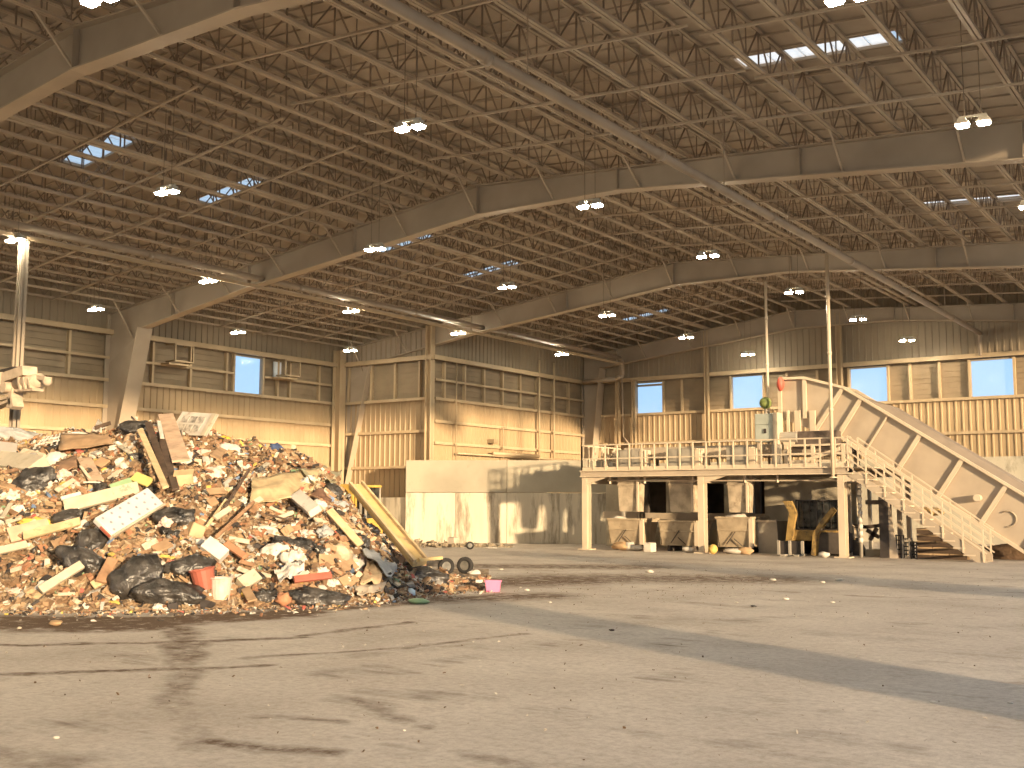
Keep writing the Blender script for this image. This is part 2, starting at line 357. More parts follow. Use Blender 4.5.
# rigid frames ------------------------------------------------------
def ztop(x): return zdeck(x)-JD-.12
BOT = [(-35.55, 8.42), (-29.6, 9.32), (-19.45, 10.42), (-14.6, 10.38), (-4.3, 9.38), (XR, 9.2)]
def zbot(x):
    for (a, za), (b, zb) in zip(BOT, BOT[1:]):
        if a <= x <= b: return za+(zb-za)*(x-a)/(b-a)
    return BOT[0][1] if x < BOT[0][0] else BOT[-1][1]
def roof_frame(yf, xleft, label, column=True):
    r = root('roof_frame', (xleft, yf, 0), label, 'steel frame', 'steel portal frames of the hall')
    xl = xleft+.12
    bot = [(px, pz) for px, pz in BOT if px > xl+1.0]
    kx = xl+2.2
    kn = [(xl, 7.2), (kx-.1 if xleft < -33 else xl+1.2, zbot(kx))] if column else [(xl, zbot(xl))]
    if not (xleft < -33): bot = [(xl+1.2, zbot(xl+1.2))]+bot; kn = [(xl, 7.2)]
    else: kn = [(xl, 7.2)]
    poly = kn+bot+[(XR, ztop(XR)), (XRIDGE, ztop(XRIDGE)), (xl, ztop(xl))]
    # triangulate as vertical strips so the plate stays clean
    xs = sorted({p[0] for p in poly} | {xl+.3*k for k in range(4)})
    wb = MB()
    bl = kn+bot
    def zb_(x):
        for (a, za), (b, zb) in zip(bl, bl[1:]):
            if a <= x <= b: return za+(zb-za)*(x-a)/(b-a)
        return bl[-1][1]
    for a, b in zip(xs, xs[1:]):
        wb.hexa([(a, yf-.012, zb_(a)), (b, yf-.012, zb_(b)), (b, yf+.012, zb_(b)), (a, yf+.012, zb_(a)),
                 (a, yf-.012, ztop(a)), (b, yf-.012, ztop(b)), (b, yf+.012, ztop(b)), (a, yf+.012, ztop(a))])
    wb.build('rafter_web', FRAME, r)
    for (a, za), (b, zb) in zip(bot, bot[1:]):
        MB().bar((a, yf, za), (b, yf, zb), .36, .035).build('bottom_flange', GIRT if False else FRAME2, r)
    for a, b in ((xl, XRIDGE), (XRIDGE, XR)):
        MB().bar((a, yf, ztop(a)), (b, yf, ztop(b)), .36, .03).build('top_flange', FRAME, r)
    for sx in (-33.8, -29.6, -24.5, -19.45, -14.6, -9.4, -4.3):
        if sx > xl+1: MB().box((sx-.01, yf-.16, zb_(sx)), (sx+.01, yf+.16, ztop(sx))).build('stiffener', FRAME, r)
    for i, x in enumerate(jx):
        if (i-NLEFT) % (3 if i < NLEFT else 2) or x < xl+1.2: continue
        MB().bar((x, yf-.95, ztop(x)+.1), (x, yf-.02, zb_(x)+.06), .05, .05).build('flange_brace', STEEL, r)
    if column:
        it = bl[1]; ib = (it[0]-1.45 if xleft < -33 else xl+.35, 2.6 if xleft < -33 else 1.0)
        w2 = MB()
        w2.add([(xl, yf-.012, 0), (ib[0], yf-.012, 0), (ib[0], yf-.012, ib[1]), (it[0], yf-.012, it[1]), (xl, yf-.012, 7.2)]
               + [(xl, yf+.012, 0), (ib[0], yf+.012, 0), (ib[0], yf+.012, ib[1]), (it[0], yf+.012, it[1]), (xl, yf+.012, 7.2)],
               [(0, 1, 2, 3, 4), (9, 8, 7, 6, 5), (0, 1, 6, 5), (1, 2, 7, 6), (2, 3, 8, 7), (3, 4, 9, 8), (4, 0, 5, 9)])
        w2.build('column_web', FRAME, r)
        fl_ = MB(); fl_.bar((ib[0], yf, 0), (ib[0], yf, ib[1]), .035, .36); fl_.bar((ib[0], yf, ib[1]), (it[0], yf, it[1]), .36, .035, up=(1, 0, 0))
        fl_.v = []; fl_.f = []
        for (ax, az), (bx, bz) in (((ib[0], 0), ib), (ib, it)):
            fl_.hexa([(ax-.018, yf-.34, az), (ax+.018, yf-.34, az), (ax+.018, yf+.34, az), (ax-.018, yf+.34, az),
                      (bx-.018, yf-.34, bz), (bx+.018, yf-.34, bz), (bx+.018, yf+.34, bz), (bx-.018, yf+.34, bz)])
        fl_.build('column_flange', FRAME2, r)
        MB().box((xl-.02, yf-.2, 0), (xl+.02, yf+.2, 8.4)).build('outer_flange', FRAME, r)
    return r
FRAME2 = mat('frame_flange_paint', (.42, .335, .245), .55, .06, .8)
roof_frame(-.2, XL, 'steel roof frame overhead behind the view')
roof_frame(12.3, XL, 'nearest steel roof frame, cut by the upper left corner')
roof_frame(25.8, XL, 'long steel roof frame crossing the middle of the picture')
roof_frame(38.8, XL, 'farther steel roof frame beyond the middle one')
roof_frame(52.0, X1, 'farthest steel frame standing against the end wall')

# walls --------------------------------------------------------------
ZS, ZH, ZP = 6.55, 8.30, 8.42
def corr(mb, P, nrm, d, s0, s1, z0, z1f, pitch=.31, dep=.035):
    """corrugated sheet along direction d from s0 to s1"""
    n = max(1, round((s1-s0)/pitch)); p = (s1-s0)/n; prof = []
    for k in range(n):
        b = s0+k*p; prof += [(b, 0), (b+.62*p, 0), (b+.70*p, dep), (b+.88*p, dep), (b+.96*p, 0)]
    prof.append((s1, 0))
    vs = []; fs = []
    for i, (s, o) in enumerate(prof):
        q = P+d*s+nrm*o; vs += [(q.x, q.y, z0), (q.x, q.y, z1f(q.x))]
        if i: fs.append((2*i-2, 2*i, 2*i+1, 2*i-1))
    mb.add(vs, fs)
def wall_run(name, label, p0, p1, girts, windows, studs, zlow=0.0, topf=lambda x: zdeck(x)+.05, header=True):
    P = Vector((*p0, 0)); Q = Vector((*p1, 0)); Ln = (Q-P).length; d = (Q-P)/Ln; nrm = Vector((d.y, -d.x, 0))
    lo = MB(); corr(lo, P, nrm, d, 0, Ln, zlow, lambda x: ZS)
    bk = MB(); 
    def qbox(mb, s0, s1, n0, n1, z0, z1):
        c = [P+d*s+nrm*n for s, n in ((s0, n0), (s1, n0), (s1, n1), (s0, n1))]
        mb.hexa([(*q.xy, z0) for q in c]+[(*q.xy, z1) for q in c])
    qbox(lo, 0, Ln, -.12, -.06, 0, ZS)
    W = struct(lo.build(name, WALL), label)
    up = MB(); corr(up, P, nrm, d, 0, Ln, ZH, topf)
    cs = [P+d*s+nrm*n for s, n in ((0, -.12), (Ln, -.12), (Ln, -.06), (0, -.06))]
    ks = [0, Ln]; 
    if (P.x-XRIDGE)*(Q.x-XRIDGE) < 0: ks.insert(1, Ln*(XRIDGE-P.x)/(Q.x-P.x))
    for a, b in zip(ks, ks[1:]):
        c = [P+d*s+nrm*n for s, n in ((a, -.12), (b, -.12), (b, -.06), (a, -.06))]
        up.hexa([(*q.xy, ZH) for q in c]+[(*q.xy, topf(q.x)) for q in c])
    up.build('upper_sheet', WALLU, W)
    cuts = sorted(set([0, Ln]+[v for wn in windows for v in wn[:2]]+studs))
    for a, b in zip(cuts, cuts[1:]):
        m_ = (a+b)/2
        if any(w0 < m_ < w1 for w0, w1 in windows): continue
        pm = MB(); qbox(pm, a, b, -.12, -.05, ZS, ZH)
        nr = 7
        for k in range(nr): 
            z = ZS+(ZH-ZS)*(k+.5)/nr; qbox(pm, a, b, -.05, -.02, z-.085, z+.085)
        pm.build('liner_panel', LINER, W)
    for s in studs+[v for wn in windows for v in wn]:
        sb = MB(); qbox(sb, s-.05, s+.05, -.04, .14, ZS, ZH); sb.build('stud', GIRT, W)
    for z in girts:
        g = MB(); qbox(g, .05, Ln-.05, .04, .15, z-.05, z+.05); qbox(g, .05, Ln-.05, .135, .165, z-.08, z+.053); 
        if z > ZS+.1:
            segs = []; cur = .05
            for w0, w1 in sorted(windows): segs.append((cur, w0-.05)); cur = w1+.05
            segs.append((cur, Ln-.05)); g = MB()
            for a, b in segs:
                if b-a > .3: qbox(g, a, b, .04, .16, z-.05, z+.05)
        g.build('girt', GIRT, W)
    return W, P, d, nrm, qbox
def wall_studs(L, gap, off=0.0): 
    out = []; s = gap/2+off
    while s < L-.2: out.append(s); s += gap
    return out
GZ = [3.4, 4.5, 5.5, ZS, 7.42]
# left side wall: s = Y - YB
LW = wall_run('wall_left', 'long left metal wall behind the rubbish heap', (XL, YB), (XL, YS), GZ, [(32.1-YB, 33.8-YB)],
              [s for s in wall_studs(YS-YB, 1.9, .2) if not 44.8 < s < 47.6]+[44.9, 47.9])
SW = wall_run('wall_inner_end', 'short end wall stepping in beside the tapered column', (XL, YS), (X1, YS), [3.4, 5.05, ZS], [], wall_studs(X1-XL, 1.5))
JW = wall_run('wall_inner_side', 'metal side wall above the concrete push wall', (X1, YS), (X1, YF), GZ, [], wall_studs(YF-YS, 1.55))
wx = [at(px, 400, 1, YF).x-X1 for px in (636.4, 664.2, 731.7, 764.5, 850, 889.3, 971, 1016)]
fw = [(wx[0], wx[1]), (wx[2], wx[3]), (wx[4], wx[5]), (wx[6], wx[7])]
wstep = fw[3][0]-fw[2][0]
fw += [(fw[3][0]+wstep*k, fw[3][1]+wstep*k) for k in (1, 2)]
fs_ = []
for (a0, a1), (b0, b1) in zip(fw, fw[1:]): fs_ += [a1+(b0-a1)*t for t in (.28, .64)]
FW = wall_run('wall_far', 'far metal end wall with square windows', (X1, YF), (XR, YF), [5.0, ZS], fw, [.9, 2.0]+fs_)
# far wall concrete base
cb = MB(); cb.box((X1+.02, YF-.55, 0), (XR, YF-.06, 3.86)); cb.build('concrete_base', CONC, FW[0])
# window strip frames and panes
GLASS = glassmat('window_glass', (.97, .98, 1.0), .05)
def window(nm, lab, run, s0, s1, z0=ZS, z1=ZH, bar=False):
    W, P, d, nrm, qbox = run
    f = MB(); t = .06
    for a, b, c, e_ in ((s0, s0+t, z0, z1), (s1-t, s1, z0, z1), (s0, s1, z0, z0+t), (s0, s1, z1-t, z1)): qbox(f, a, b, -.08, .06, c, e_)
    if bar: qbox(f, s0, s1, -.06, .02, z1-.24, z1-.13)
    o = struct(f.build(nm, FRAME), lab)
    g = MB(); qbox(g, s0+t, s1-t, -.03, -.015, z0+t, z1-t); g.build('pane', GLASS, o)
window('window_1', 'tall window in the left wall above the heap', LW, 32.1-YB, 33.8-YB, ZS, 8.3)
for k, (a, b) in enumerate(fw):
    window('window_%d' % (k+2), ['leftmost square window of the far wall', 'far wall window left of the conveyor head', 'far wall window right above the conveyor slope', 'rightmost square window of the far wall', 'far wall window outside the picture on the right', 'last far wall window outside the picture'][k], FW, a, b, bar=(k == 0))
# header beams along all walls
for k, (nm, a, b) in enumerate((('left wall', (XL+.28, YB, ZP), (XL+.28, YS-.2, ZP)), ('stepped end wall', (XL+.28, YS-.28, ZP), (X1+.28, YS-.28, ZP)),
                                ('inner side wall', (X1+.28, YS-.28, ZP), (X1+.28, YF-.5, ZP)), ('far end wall', (X1+.3, YF-.2, ZP+.03), (XR, YF-.2, ZP+.03)))):
    mb = MB(); mb.bar(a, b, .16, .2)
    struct(mb.build('trim_%d' % (k+1), GIRT), 'long horizontal steel header rail along the %s' % nm)
# far wall second header line higher up
# corner posts and wall columns
def post(label, x, y, z0, z1, wx_, wy_, m=None):
    r = root('steel_column', (x, y, z0), label, 'column', 'steel columns')
    t = .03; h = MB(); h.box((x-wx_/2, y-wy_/2, z0), (x-wx_/2+t, y+wy_/2, z1)); h.build('flange', m or GIRT, r)
    h = MB(); h.box((x+wx_/2-t, y-wy_/2, z0), (x+wx_/2, y+wy_/2, z1)); h.build('flange', m or GIRT, r)
    h = MB(); h.box((x-wx_/2, y-t/2, z0), (x+wx_/2, y+t/2, z1)); h.build('web', m or GIRT, r)
    h = MB(); h.box((x-wx_/2-.06, y-wy_/2-.06, z0), (x+wx_/2+.06, y+wy_/2+.06, z0+.03)); h.build('base_plate', FRAME, r)
    return r
post('corner column where the stepped wall meets the push wall', X1+.05, YS-.25, 0, zdeck(X1)-.95, .34, .3)
post('column in the corner at the end of the left wall', XL+.45, YS-.45, 0, zdeck(XL)-1.0, .5, .4)
post('tall column rising behind the heap at the left edge', -29.0, 16.9, 0, 9.4, .2, .22, FRAME)
for px, lab in ((617.5, 'wall column left of the leftmost far window'), (634.0, 'wall column hugging the leftmost far window'), (707, 'wall column between the two left far windows')):
    q = at(px, 430, 1, YF-.4)
    post(lab, q.x, YF-.35, 0, 8.4 if px < 700 else zdeck(q.x)-.95, .22, .2)
post('wall column behind the conveyor head', at(838, 330, 1, YF-.4).x, YF-.35, 0, 11, .25, .25)

# right side: open bays between piers (out of view, lets the sun in)
hd = MB(); hd.box((XR, YB, 10.55), (XR+.3, YF, 11.0)); HW = struct(hd.build('wall_right', WALLU), 'open right side wall header above the truck doors')
PIER = mat('pier_sheet', (.5, .4, .27), .6, .1, .5)
for (a, b) in ((YB, -4.0), (8.15, 9.8), (19.9, 22.1), (49, YF)):  # two low middle blocks are added, unseen, shaped to cast floor shadow bands
    p = MB(); p.box((XR, a, 0), (XR+.3, b, 2.9 if a == 8.15 else (3.2 if a == 19.9 else 10.55))); p.build('unseen_pier', PIER, HW)
bw = MB(); bw.box((XL, YB-.2, 7.5), (XR+.3, YB, 12.3)); BW = struct(bw.build('wall_back', WALLU), 'unseen metal wall behind the viewer, opened to let in fill light')  # unseen back wall; its doorways are added to bring in fill light
for a, b in ((XL, -31), (-17, -14), (1, XR+.3)):
    p = MB(); p.box((a, YB-.2, 0), (b, YB, 7.5)); p.build('unseen_pier', PIER, BW)

# ================================================================ high bay lamps
LENS = emat('lamp_lens', (1, .90, .68), 240)
HOUS = mat('lamp_housing', (.45, .42, .36), .4, .05)
WIRE = mat('hanger_wire', (.20, .16, .12), .6, .05)
def lamp_meshes():
    h = MB(); h.box((-.125, -.11, .03), (.125, .11, .08)); h.box((-.08, -.08, .08), (.08, .08, .15))
    l = MB(); l.box((-.105, -.09, -.012), (.105, .09, .03))
    b = MB(); b.bar((-.25, -.03, .18), (.25, .03, .18), .05, .04); b.bar((-.19, -.03, .14), (-.19, -.03, .18), .03); b.bar((.19, .03, .14), (.19, .03, .18), .03)
    return h.mesh('housing', HOUS), l.mesh('lens', LENS), b.mesh('hanger_bar', HOUS)
LH, LL, LB = lamp_meshes()
LAMPS = [((410, 129), 9.1, 'bright lamp pair in the middle of the upper ceiling'), ((590, 207), 9.1, 'lamp pair just under the middle roof frame, right of centre'), ((708, 257), 9.1, 'lamp pair between the middle and the farther roof frame'),
         ((794, 293), 9.1, 'lamp pair above the vertical pole beside the big diagonal pipe'), ((858, 320), 9.1, 'lamp pair above the conveyor slope'), ((907, 341), 9.1, 'lamp pair above the rightmost far window'),
         ((973, 125), 9.1, 'large lamp pair at the right edge in front of the roof frame'), ((15, 241), 9.1, 'lamp pair at the left edge on the column top'), ((208, 282), 9.1, 'lamp pair below the left haunch of the middle frame'),
         ((96, 310), 8.6, 'lamp pair low at the far left by the tapered column'), ((238, 333), 8.6, 'lamp pair above the left wall window'), ((351, 312), 9.1, 'lamp pair left of the farther frame under the pipe'),
         ((350, 351), 8.6, 'lamp pair in the corner of the left wall'), ((458, 334), 9.1, 'lamp pair above the stepped wall corner'), ((507, 288), 9.1, 'lamp pair in the centre below the small skylight'),
         ((607, 316), 9.1, 'lamp pair left of the farthest skylight'), ((686, 338), 9.1, 'lamp pair right below the farthest skylight'), ((748, 355), 9.1, 'small lamp pair above the second far window'),
         ((375, 250), 9.1, 'lamp pair beside the row of skylight panes on the middle frame'), ((100, 1), 9.1, 'lamp pair at the top left corner on the nearest frame'), ((848, 0), 9.1, 'lamp pair cut by the top edge near the big skylight')]
spots = [(at(p[0], p[1], 2, z), lab) for p, z, lab in LAMPS]
extra = [(-34.5, 16.0, 8.6), (-34.5, 9.0, 8.6), (-29.1, 9.0, 9.1), (-21.4, 16.0, 9.1), (-21.4, 9.0, 9.1), (-4.7, 29.0, 9.1), (-4.7, 36.0, 9.1), (-4.7, 43.0, 9.1), (-4.7, 50.0, 9.1), (-4.7, 9, 9.0), (-29.1, 45.5, 9.1),
         (-4.7, 2, 9.1), (-13.7, 2, 9.1), (-21.4, 2, 9.1), (-29.1, 2, 9.1), (-4.7, -5, 9.1), (-13.7, -5, 9.1), (-21.4, -5, 9.1)]
for (p, lab) in spots+[(Vector(e_), 'lamp pair outside the picture') for e_ in extra]:
    if p.y > YF-.6: p.y = YF-.6
    r = root('hanging_lamp', p, lab, 'lamp', 'paired high bay lamps under the roof')
    b = inst(LB, 'hanger_bar', r, p)
    for s in (-1, 1):
        q = p+Vector((s*.19, s*.03, 0))
        h = inst(LH, 'housing', r, q); l = inst(LL, 'lens', None); l.parent = h; l.location = (0, 0, 0)
    w_ = MB(); zt = zdeck(p.x)-.01
    for s in (-1, 1): w_.tube((p.x+s*.15, p.y, p.z+.18), (p.x+s*.15, p.y, zt), .008, 5)
    w_.build('hanger_wire', WIRE, r)

# ================================================================ pipes under the roof
def rods(mb, x, z, ys_):
    for yy in ys_: mb.tube((x, yy, z), (x, yy, zdeck(x)-.01), .014, 5)
def big_pipe(label, x, z, y0, y1, rr, end=None):
    r = root('ceiling_pipe', (x, y0, z), label, 'pipe')
    MB().tube((x, y0, z), (x, y1, z), rr, 14).build('pipe_run', PIPE, r, smooth=True)
    n = int((y1-y0)/6.5)
    for k in range(n+1):
        yy = y0+.6+k*6.5
        if yy < y1-.1: MB().tube((x, yy-.09, z), (x, yy+.09, z), rr*1.18, 14).build('coupling', PIPE, r, smooth=True)
    for k in range(int((y1-y0)/4.3)):
        h = MB(); rods(h, x, z, [y0+2+k*4.3]); h.build('hanger_rod', PIPE, r)
    return r
P1 = big_pipe('thick pipe running diagonally under the right half of the roof', -10.9, 9.47, 1.0, YF-.15, .11)
MB().tube((-10.9, YF-.32, 9.4), (-10.9, YF-.32, 8.45), .07, 8).build('drop_pipe', PIPE, P1)
P2 = big_pipe('thick pipe along the left below the roof frames, on the column', -29.0, 9.56, 1.0, 51.2, .115)
lb = MB(); lb.bar((-28.86, 1, 9.22), (-28.86, 51.2, 9.22), .10, .1); lb.build('support_beam', GIRT, P2)
# pipe loop down in the far corner and two risers
lp = root('riser_pipe', (-29, 51.2, 0), 'pipe loop dropping down the far corner beside the platform', 'pipe')
MB().path([(-29, 51.2, 9.56), (-28.9, 51.2, 9.4), (-28.9, 51.25, 8.6), (-29.3, 51.3, 8.45), (-31.4, 51.3, 8.42)], .12, 10).build('bend', PIPE, lp, smooth=True)
MB().path([(-28.95, 51.3, 8.5), (-28.95, 51.4, 5.3), (-28.6, 51.4, 4.9), (-27.9, 51.5, 4.9)], .04, 8).build('conduit', PIPE, lp, smooth=True)
# wall-mounted conduits on inner side wall
for yy, rr, lab in ((40.2, .03, 'thin conduit near the corner of the inner side wall'), (47.2, .05, 'left one of two pipes climbing the inner side wall'), (48.6, .06, 'right one of two pipes climbing the inner side wall'), (44.0, .03, 'short conduit in the middle of the inner side wall')):
    z1 = 9.2 if rr > .04 else (8.4 if yy < 41 else 5.5)
    c = MB(); c.tube((X1+.32, yy, 3.6), (X1+.32, yy, z1), rr, 8)
    r = root('wall_pipe', (X1+.32, yy, 3.6), lab, 'pipe'); c.build('tube', GIRT, r, smooth=True)
    for z in (4.5, 5.5, 6.5):
        if z < z1-.2: MB().cbox((X1+.29, yy, z), (.1, rr*2+.1, .05)).build('clamp', GIRT, r)
c = MB(); c.tube((X1+.32, 40.3, 4.05), (X1+.32, YF-.6, 4.05), .05, 8); c.tube((X1+.42, 43, 4.15), (X1+.42, 47, 4.15), .09, 8)
tag(c.build('wall_pipe', GIRT, origin='base', smooth=True), 'horizontal pipes lying just above the concrete push wall', 'pipe')
bx_ = MB(); bx_.cbox((X1+.24, 43.2, 4.75), (.44, .35, .2)); tag(bx_.build('junction_box', mat('jbox', (.30, .23, .14), .5), origin='base', bevel=.02), 'small brown junction box on the inner side wall', 'box')
# exhaust vent brackets on the left wall
def wall_vent(yc, lab, louvre):
    r = root('wall_vent', (XL+.2, yc, 7.3), lab, 'vent')
    f = MB(); x0, x1 = XL+.15, XL+.75
    for a, b in (((x1, yc-.45, 7.55), (x1, yc+.45, 7.55)), ((x1, yc-.45, 8.25), (x1, yc+.45, 8.25)), ((x1, yc-.45, 7.55), (x1, yc-.45, 8.25)), ((x1, yc+.45, 7.55), (x1, yc+.45, 8.25)),
                 ((x0, yc+.45, 7.55), (x1, yc+.45, 7.55)), ((x0, yc-.45, 7.55), (x1, yc-.45, 7.55)), ((x0, yc+.45, 8.25), (x1, yc+.45, 8.25)), ((x0, yc-.45, 8.25), (x1, yc-.45, 8.25))): f.bar(a, b, .06)
    f.build('bracket_frame', GIRT, r)
    MB().box((XL+.12, yc-.7, 7.38), (XL+.7, yc+.35, 7.46)).build('shelf', GIRT, r)
    if louvre: MB().box((XL+.02, yc-.55, 7.5), (XL+.12, yc-.12, 8.2)).build('louvre', mat('vent_white', (.62, .68, .75), .5), r)
wall_vent(28.9, 'steel bracket vent beside the tapered column on the left wall', False)
wall_vent(35.0, 'bracket vent with pale louvre right of the tall left window', True)

# ================================================================ concrete push walls
def box_between(mb, a, b, th, z0, z1):
    a = Vector((*a, 0)); b = Vector((*b, 0)); d = (b-a).normalized(); n = Vector((-d.y, d.x, 0))*th
    c = [a, b, b+n, a+n]; mb.hexa([(*q.xy, z0) for q in c]+[(*q.xy, z1) for q in c])
pa = gnd(405, 542.6); ang = YAW-math.radians(96); pd = Vector((-math.sin(ang), math.cos(ang), 0))
def pw(s): return (pa+pd*s).xy
cw = root('push_wall', pa, 'tall pale concrete push wall left of the platform', 'wall')
zt = 3.62; ym = 2.2; gp = .012
def slab_panel(s0, s1, z0, z1, par, nm='panel', m=None):
    q = MB(); box_between(q, pw(s0), pw(s1), .45, z0, z1); return q.build(nm, m or CONC, par, bevel=.015)
CONCP = mat('push_wall_concrete', (.60, .53, .41), .85, .10, .6, bump=.1, bscale=10, dirt=((.25, .205, .15), 1.0, .50), stretch=(1.8, 1.8, .3))
CONCU = mat('push_wall_upper_shaded', (.38, .335, .255), .85, .10, .5, bump=.1, bscale=10, dirt=((.27, .23, .17), 1.2, .6))  # upper slabs darker than the lower: weaker light put into the base colour
for a, b in ((0, 2.22), (2.235, 4.5), (4.515, 6.8), (6.815, 10.4)): slab_panel(a, b, 0, ym-.01, cw, m=CONCP)
for a, b in ((0, 4.5), (4.515, 10.4)): slab_panel(a, b, ym+.005, zt, cw, m=CONCU)
q = MB(); box_between(q, (pw(0)[0]-.5, pw(0)[1]+.55), (pw(0)[0]-.02, pw(0)[1]+.05), .4, 1.95, zt); q.build('end_return', CONCU, cw)
lw = MB(); box_between(lw, (-37.2, 37.9), (pw(0)[0]-.05, pw(0)[1]+.15), .35, 0, 1.98)
tag(lw.build('low_push_wall', CONCP, origin='base', bevel=.02), 'low streaked concrete wall left of the tall push wall', 'wall')

GREYP = mat('grey_panel', (.36, .32, .26), .5, .12, 2)
# ================================================================ picking platform
PY, PB = 35.9, 39.0
PZ0, PZ1 = 2.75, 3.0
pxs = [-21.93, -17.08, -12.02]
pl = root('picking_platform', (-17, PY, 0), 'raised cream steel sorting platform with railing', 'platform')
MB().box((-22.1, PY-.02, PZ0), (-11.6, PY+.06, PZ1)).build('front_beam', CREAM, pl)
fb = MB(); fb.box((-22.1, PY-.1, PZ1-.04), (-11.6, PY+.06, PZ1)); fb.box((-22.1, PY-.1, PZ0), (-11.6, PY+.06, PZ0+.03)); fb.build('beam_flange', CREAM2, pl)
MB().box((-22.1, PY+.06, PZ1-.06), (-11.0, PB, PZ1-.02)).build('deck_plate', CREAM, pl)
MB().box((-22.1, PB-.1, PZ0), (-11.0, PB, PZ1-.06)).build('rear_beam', CREAM, pl)
for x in pxs:
    c = MB(); c.box((x-.11, PY-.02, 0), (x+.11, PY+.01, PZ0)); c.build('post_flange', CREAM2, pl)
    c = MB(); c.box((x-.11, PY+.27, 0), (x+.11, PY+.3, PZ0)); c.build('post_flange', CREAM2, pl)
    c = MB(); c.box((x-.02, PY+.01, 0), (x+.02, PY+.27, PZ0)); c.build('post_web', CREAM, pl)
    MB().box((x-.25, PY-.1, 0), (x+.25, PY+.4, .035)).build('post_base', CREAM2, pl)
    MB().prism([(x-.1, PZ0), (x+.1, PZ0), (x+.1, PZ0-.25), (x-.1, PZ0-.25)], 'y', PY+.3, PB).build('cross_beam', CREAM, pl)
    br = MB(); br.prism([(x+.11, PZ0-.28), (x+.11, PZ0), (x+1.05, PZ0)], 'y', PY+.0, PY+.03); br.build('gusset', CREAM2, pl)
    c = MB(); c.box((x-.05, PB-.15, 0), (x+.05, PB, PZ0)); c.build('rear_post', GREYP, pl)
def railing(par, pts, hgt=.96, gap=.52, m=None):
    m = m or CREAM2
    for a, b in zip(pts, pts[1:]):
        a = Vector(a); b = Vector(b); L = (b-a).length; n = max(1, round(L/gap))
        for k in range(n+1):
            p = a.lerp(b, k/n); MB().bar(p, p+Vector((0, 0, hgt)), .05, .05).build('rail_post', m, par)
        for h in (hgt, hgt*.46): MB().bar(a+Vector((0, 0, h)), b+Vector((0, 0, h)), .045, .045).build('rail', m, par)
        MB().bar(a+Vector((0, 0, .06)), b+Vector((0, 0, .06)), .012, .12).build('toe_board', m, par)
railing(pl, [(-22.05, PB-.1, PZ1), (-22.05, PY, PZ1), (-11.65, PY, PZ1)])
pipe_u = MB(); pipe_u.path([(-21.2, PY+.5, 2.62), (-12.2, PY+.5, 2.55)], .03, 6); pipe_u.build('under_pipe', CREAM2, pl)
for x in (-21.1, -19.6, -17.6, -15.6, -14.4): MB().tube((x, PY+.5, 2.5), (x, PY+.5, 2.78), .05, 6).build('pipe_fitting', CREAM2, pl)

# sorting conveyor on the deck ------------------------------------
GREYP = mat('grey_panel', (.42, .37, .30), .5, .12, 2)
BELT = mat('belt_rubber', (.05, .045, .04), .7, .15, 3)
sc_ = root('sorting_conveyor', (-17, 37.9, PZ1), 'flat sorting belt conveyor along the platform deck', 'conveyor')
MB().box((-21.6, 37.5, PZ1+.62), (-12.2, 38.4, PZ1+.70)).build('belt', BELT, sc_)
MB().box((-21.6, 37.42, PZ1+.45), (-12.2, 37.5, PZ1+.82)).build('side_rail', CREAM, sc_)
MB().box((-21.6, 38.4, PZ1+.45), (-12.2, 38.48, PZ1+.95)).build('side_rail', CREAM, sc_)
for x in [-21.4+1.3*k for k in range(8)]:
    c = MB(); c.box((x-.05, 37.45, PZ1-.02), (x+.05, 37.55, PZ1+.6)); c.build('leg', CREAM, sc_)
    c = MB(); c.box((x-.05, 38.35, PZ1-.02), (x+.05, 38.45, PZ1+.6)); c.build('leg', CREAM, sc_)
MB().tube((-21.6, 37.5, PZ1+.62), (-21.6, 38.4, PZ1+.62), .12, 12).build('roller', DARK, sc_)
MB().tube((-12.2, 37.5, PZ1+.62), (-12.2, 38.4, PZ1+.62), .12, 12).build('roller', DARK, sc_)
# chutes through the deck --------------------------------------------
RUST = mat('worn_chute_steel', (.46, .37, .26), .6, .2, 3, dirt=((.20, .14, .09), 2.5, .58))
def chute(px0, px1, lab):
    y0, y1 = 36.5, 37.38
    x0 = at(px0, 490, 1, y0).x; x1 = at(px1, 490, 1, y0).x
    r = root('drop_chute', ((x0+x1)/2, y0, PZ1), lab, 'chute', 'drop chutes of the sorting platform')
    MB().box((x0, y0, PZ1-.02), (x1, y0+.03, PZ1+.78)).build('front_panel', GREYP, r)
    MB().box((x0, y0+.03, PZ1-.02), (x0+.03, y1, PZ1+.78)).build('side_panel', CREAM2, r)
    MB().box((x1-.03, y0+.03, PZ1-.02), (x1, y1, PZ1+.78)).build('side_panel', CREAM2, r)
    MB().box((x1, y0-.02, PZ1-.02), (x1+.22, y0+.25, PZ1+.74)).build('edge_post', CREAM2, r)
    q = MB(); q.hexa([(x0+.05, y0+.05, 1.45), (x1-.02, y0+.05, 1.45), (x1-.02, y0+.3, 1.45), (x0+.05, y0+.3, 1.45), (x0, y0, PZ0), (x1, y0, PZ0), (x1, y0+.4, PZ0), (x0, y0+.4, PZ0)]); q.build('lower_chute', RUST, r)
    MB().box((x1-.12, y0-.06, 1.45), (x1-.04, y0+.02, PZ0-.1)).build('stiffener', CREAM2, r)
    MB().bar((x0, y0-.01, 2.45), (x1, y0-.01, 2.45), .05, .05).build('stiffener', RUST, r)
chute(617.5, 640, 'leftmost drop chute above the left bin')
chute(668.5, 694.5, 'middle drop chute above the second bin')
chute(727, 749.5, 'right drop chute above the third bin')
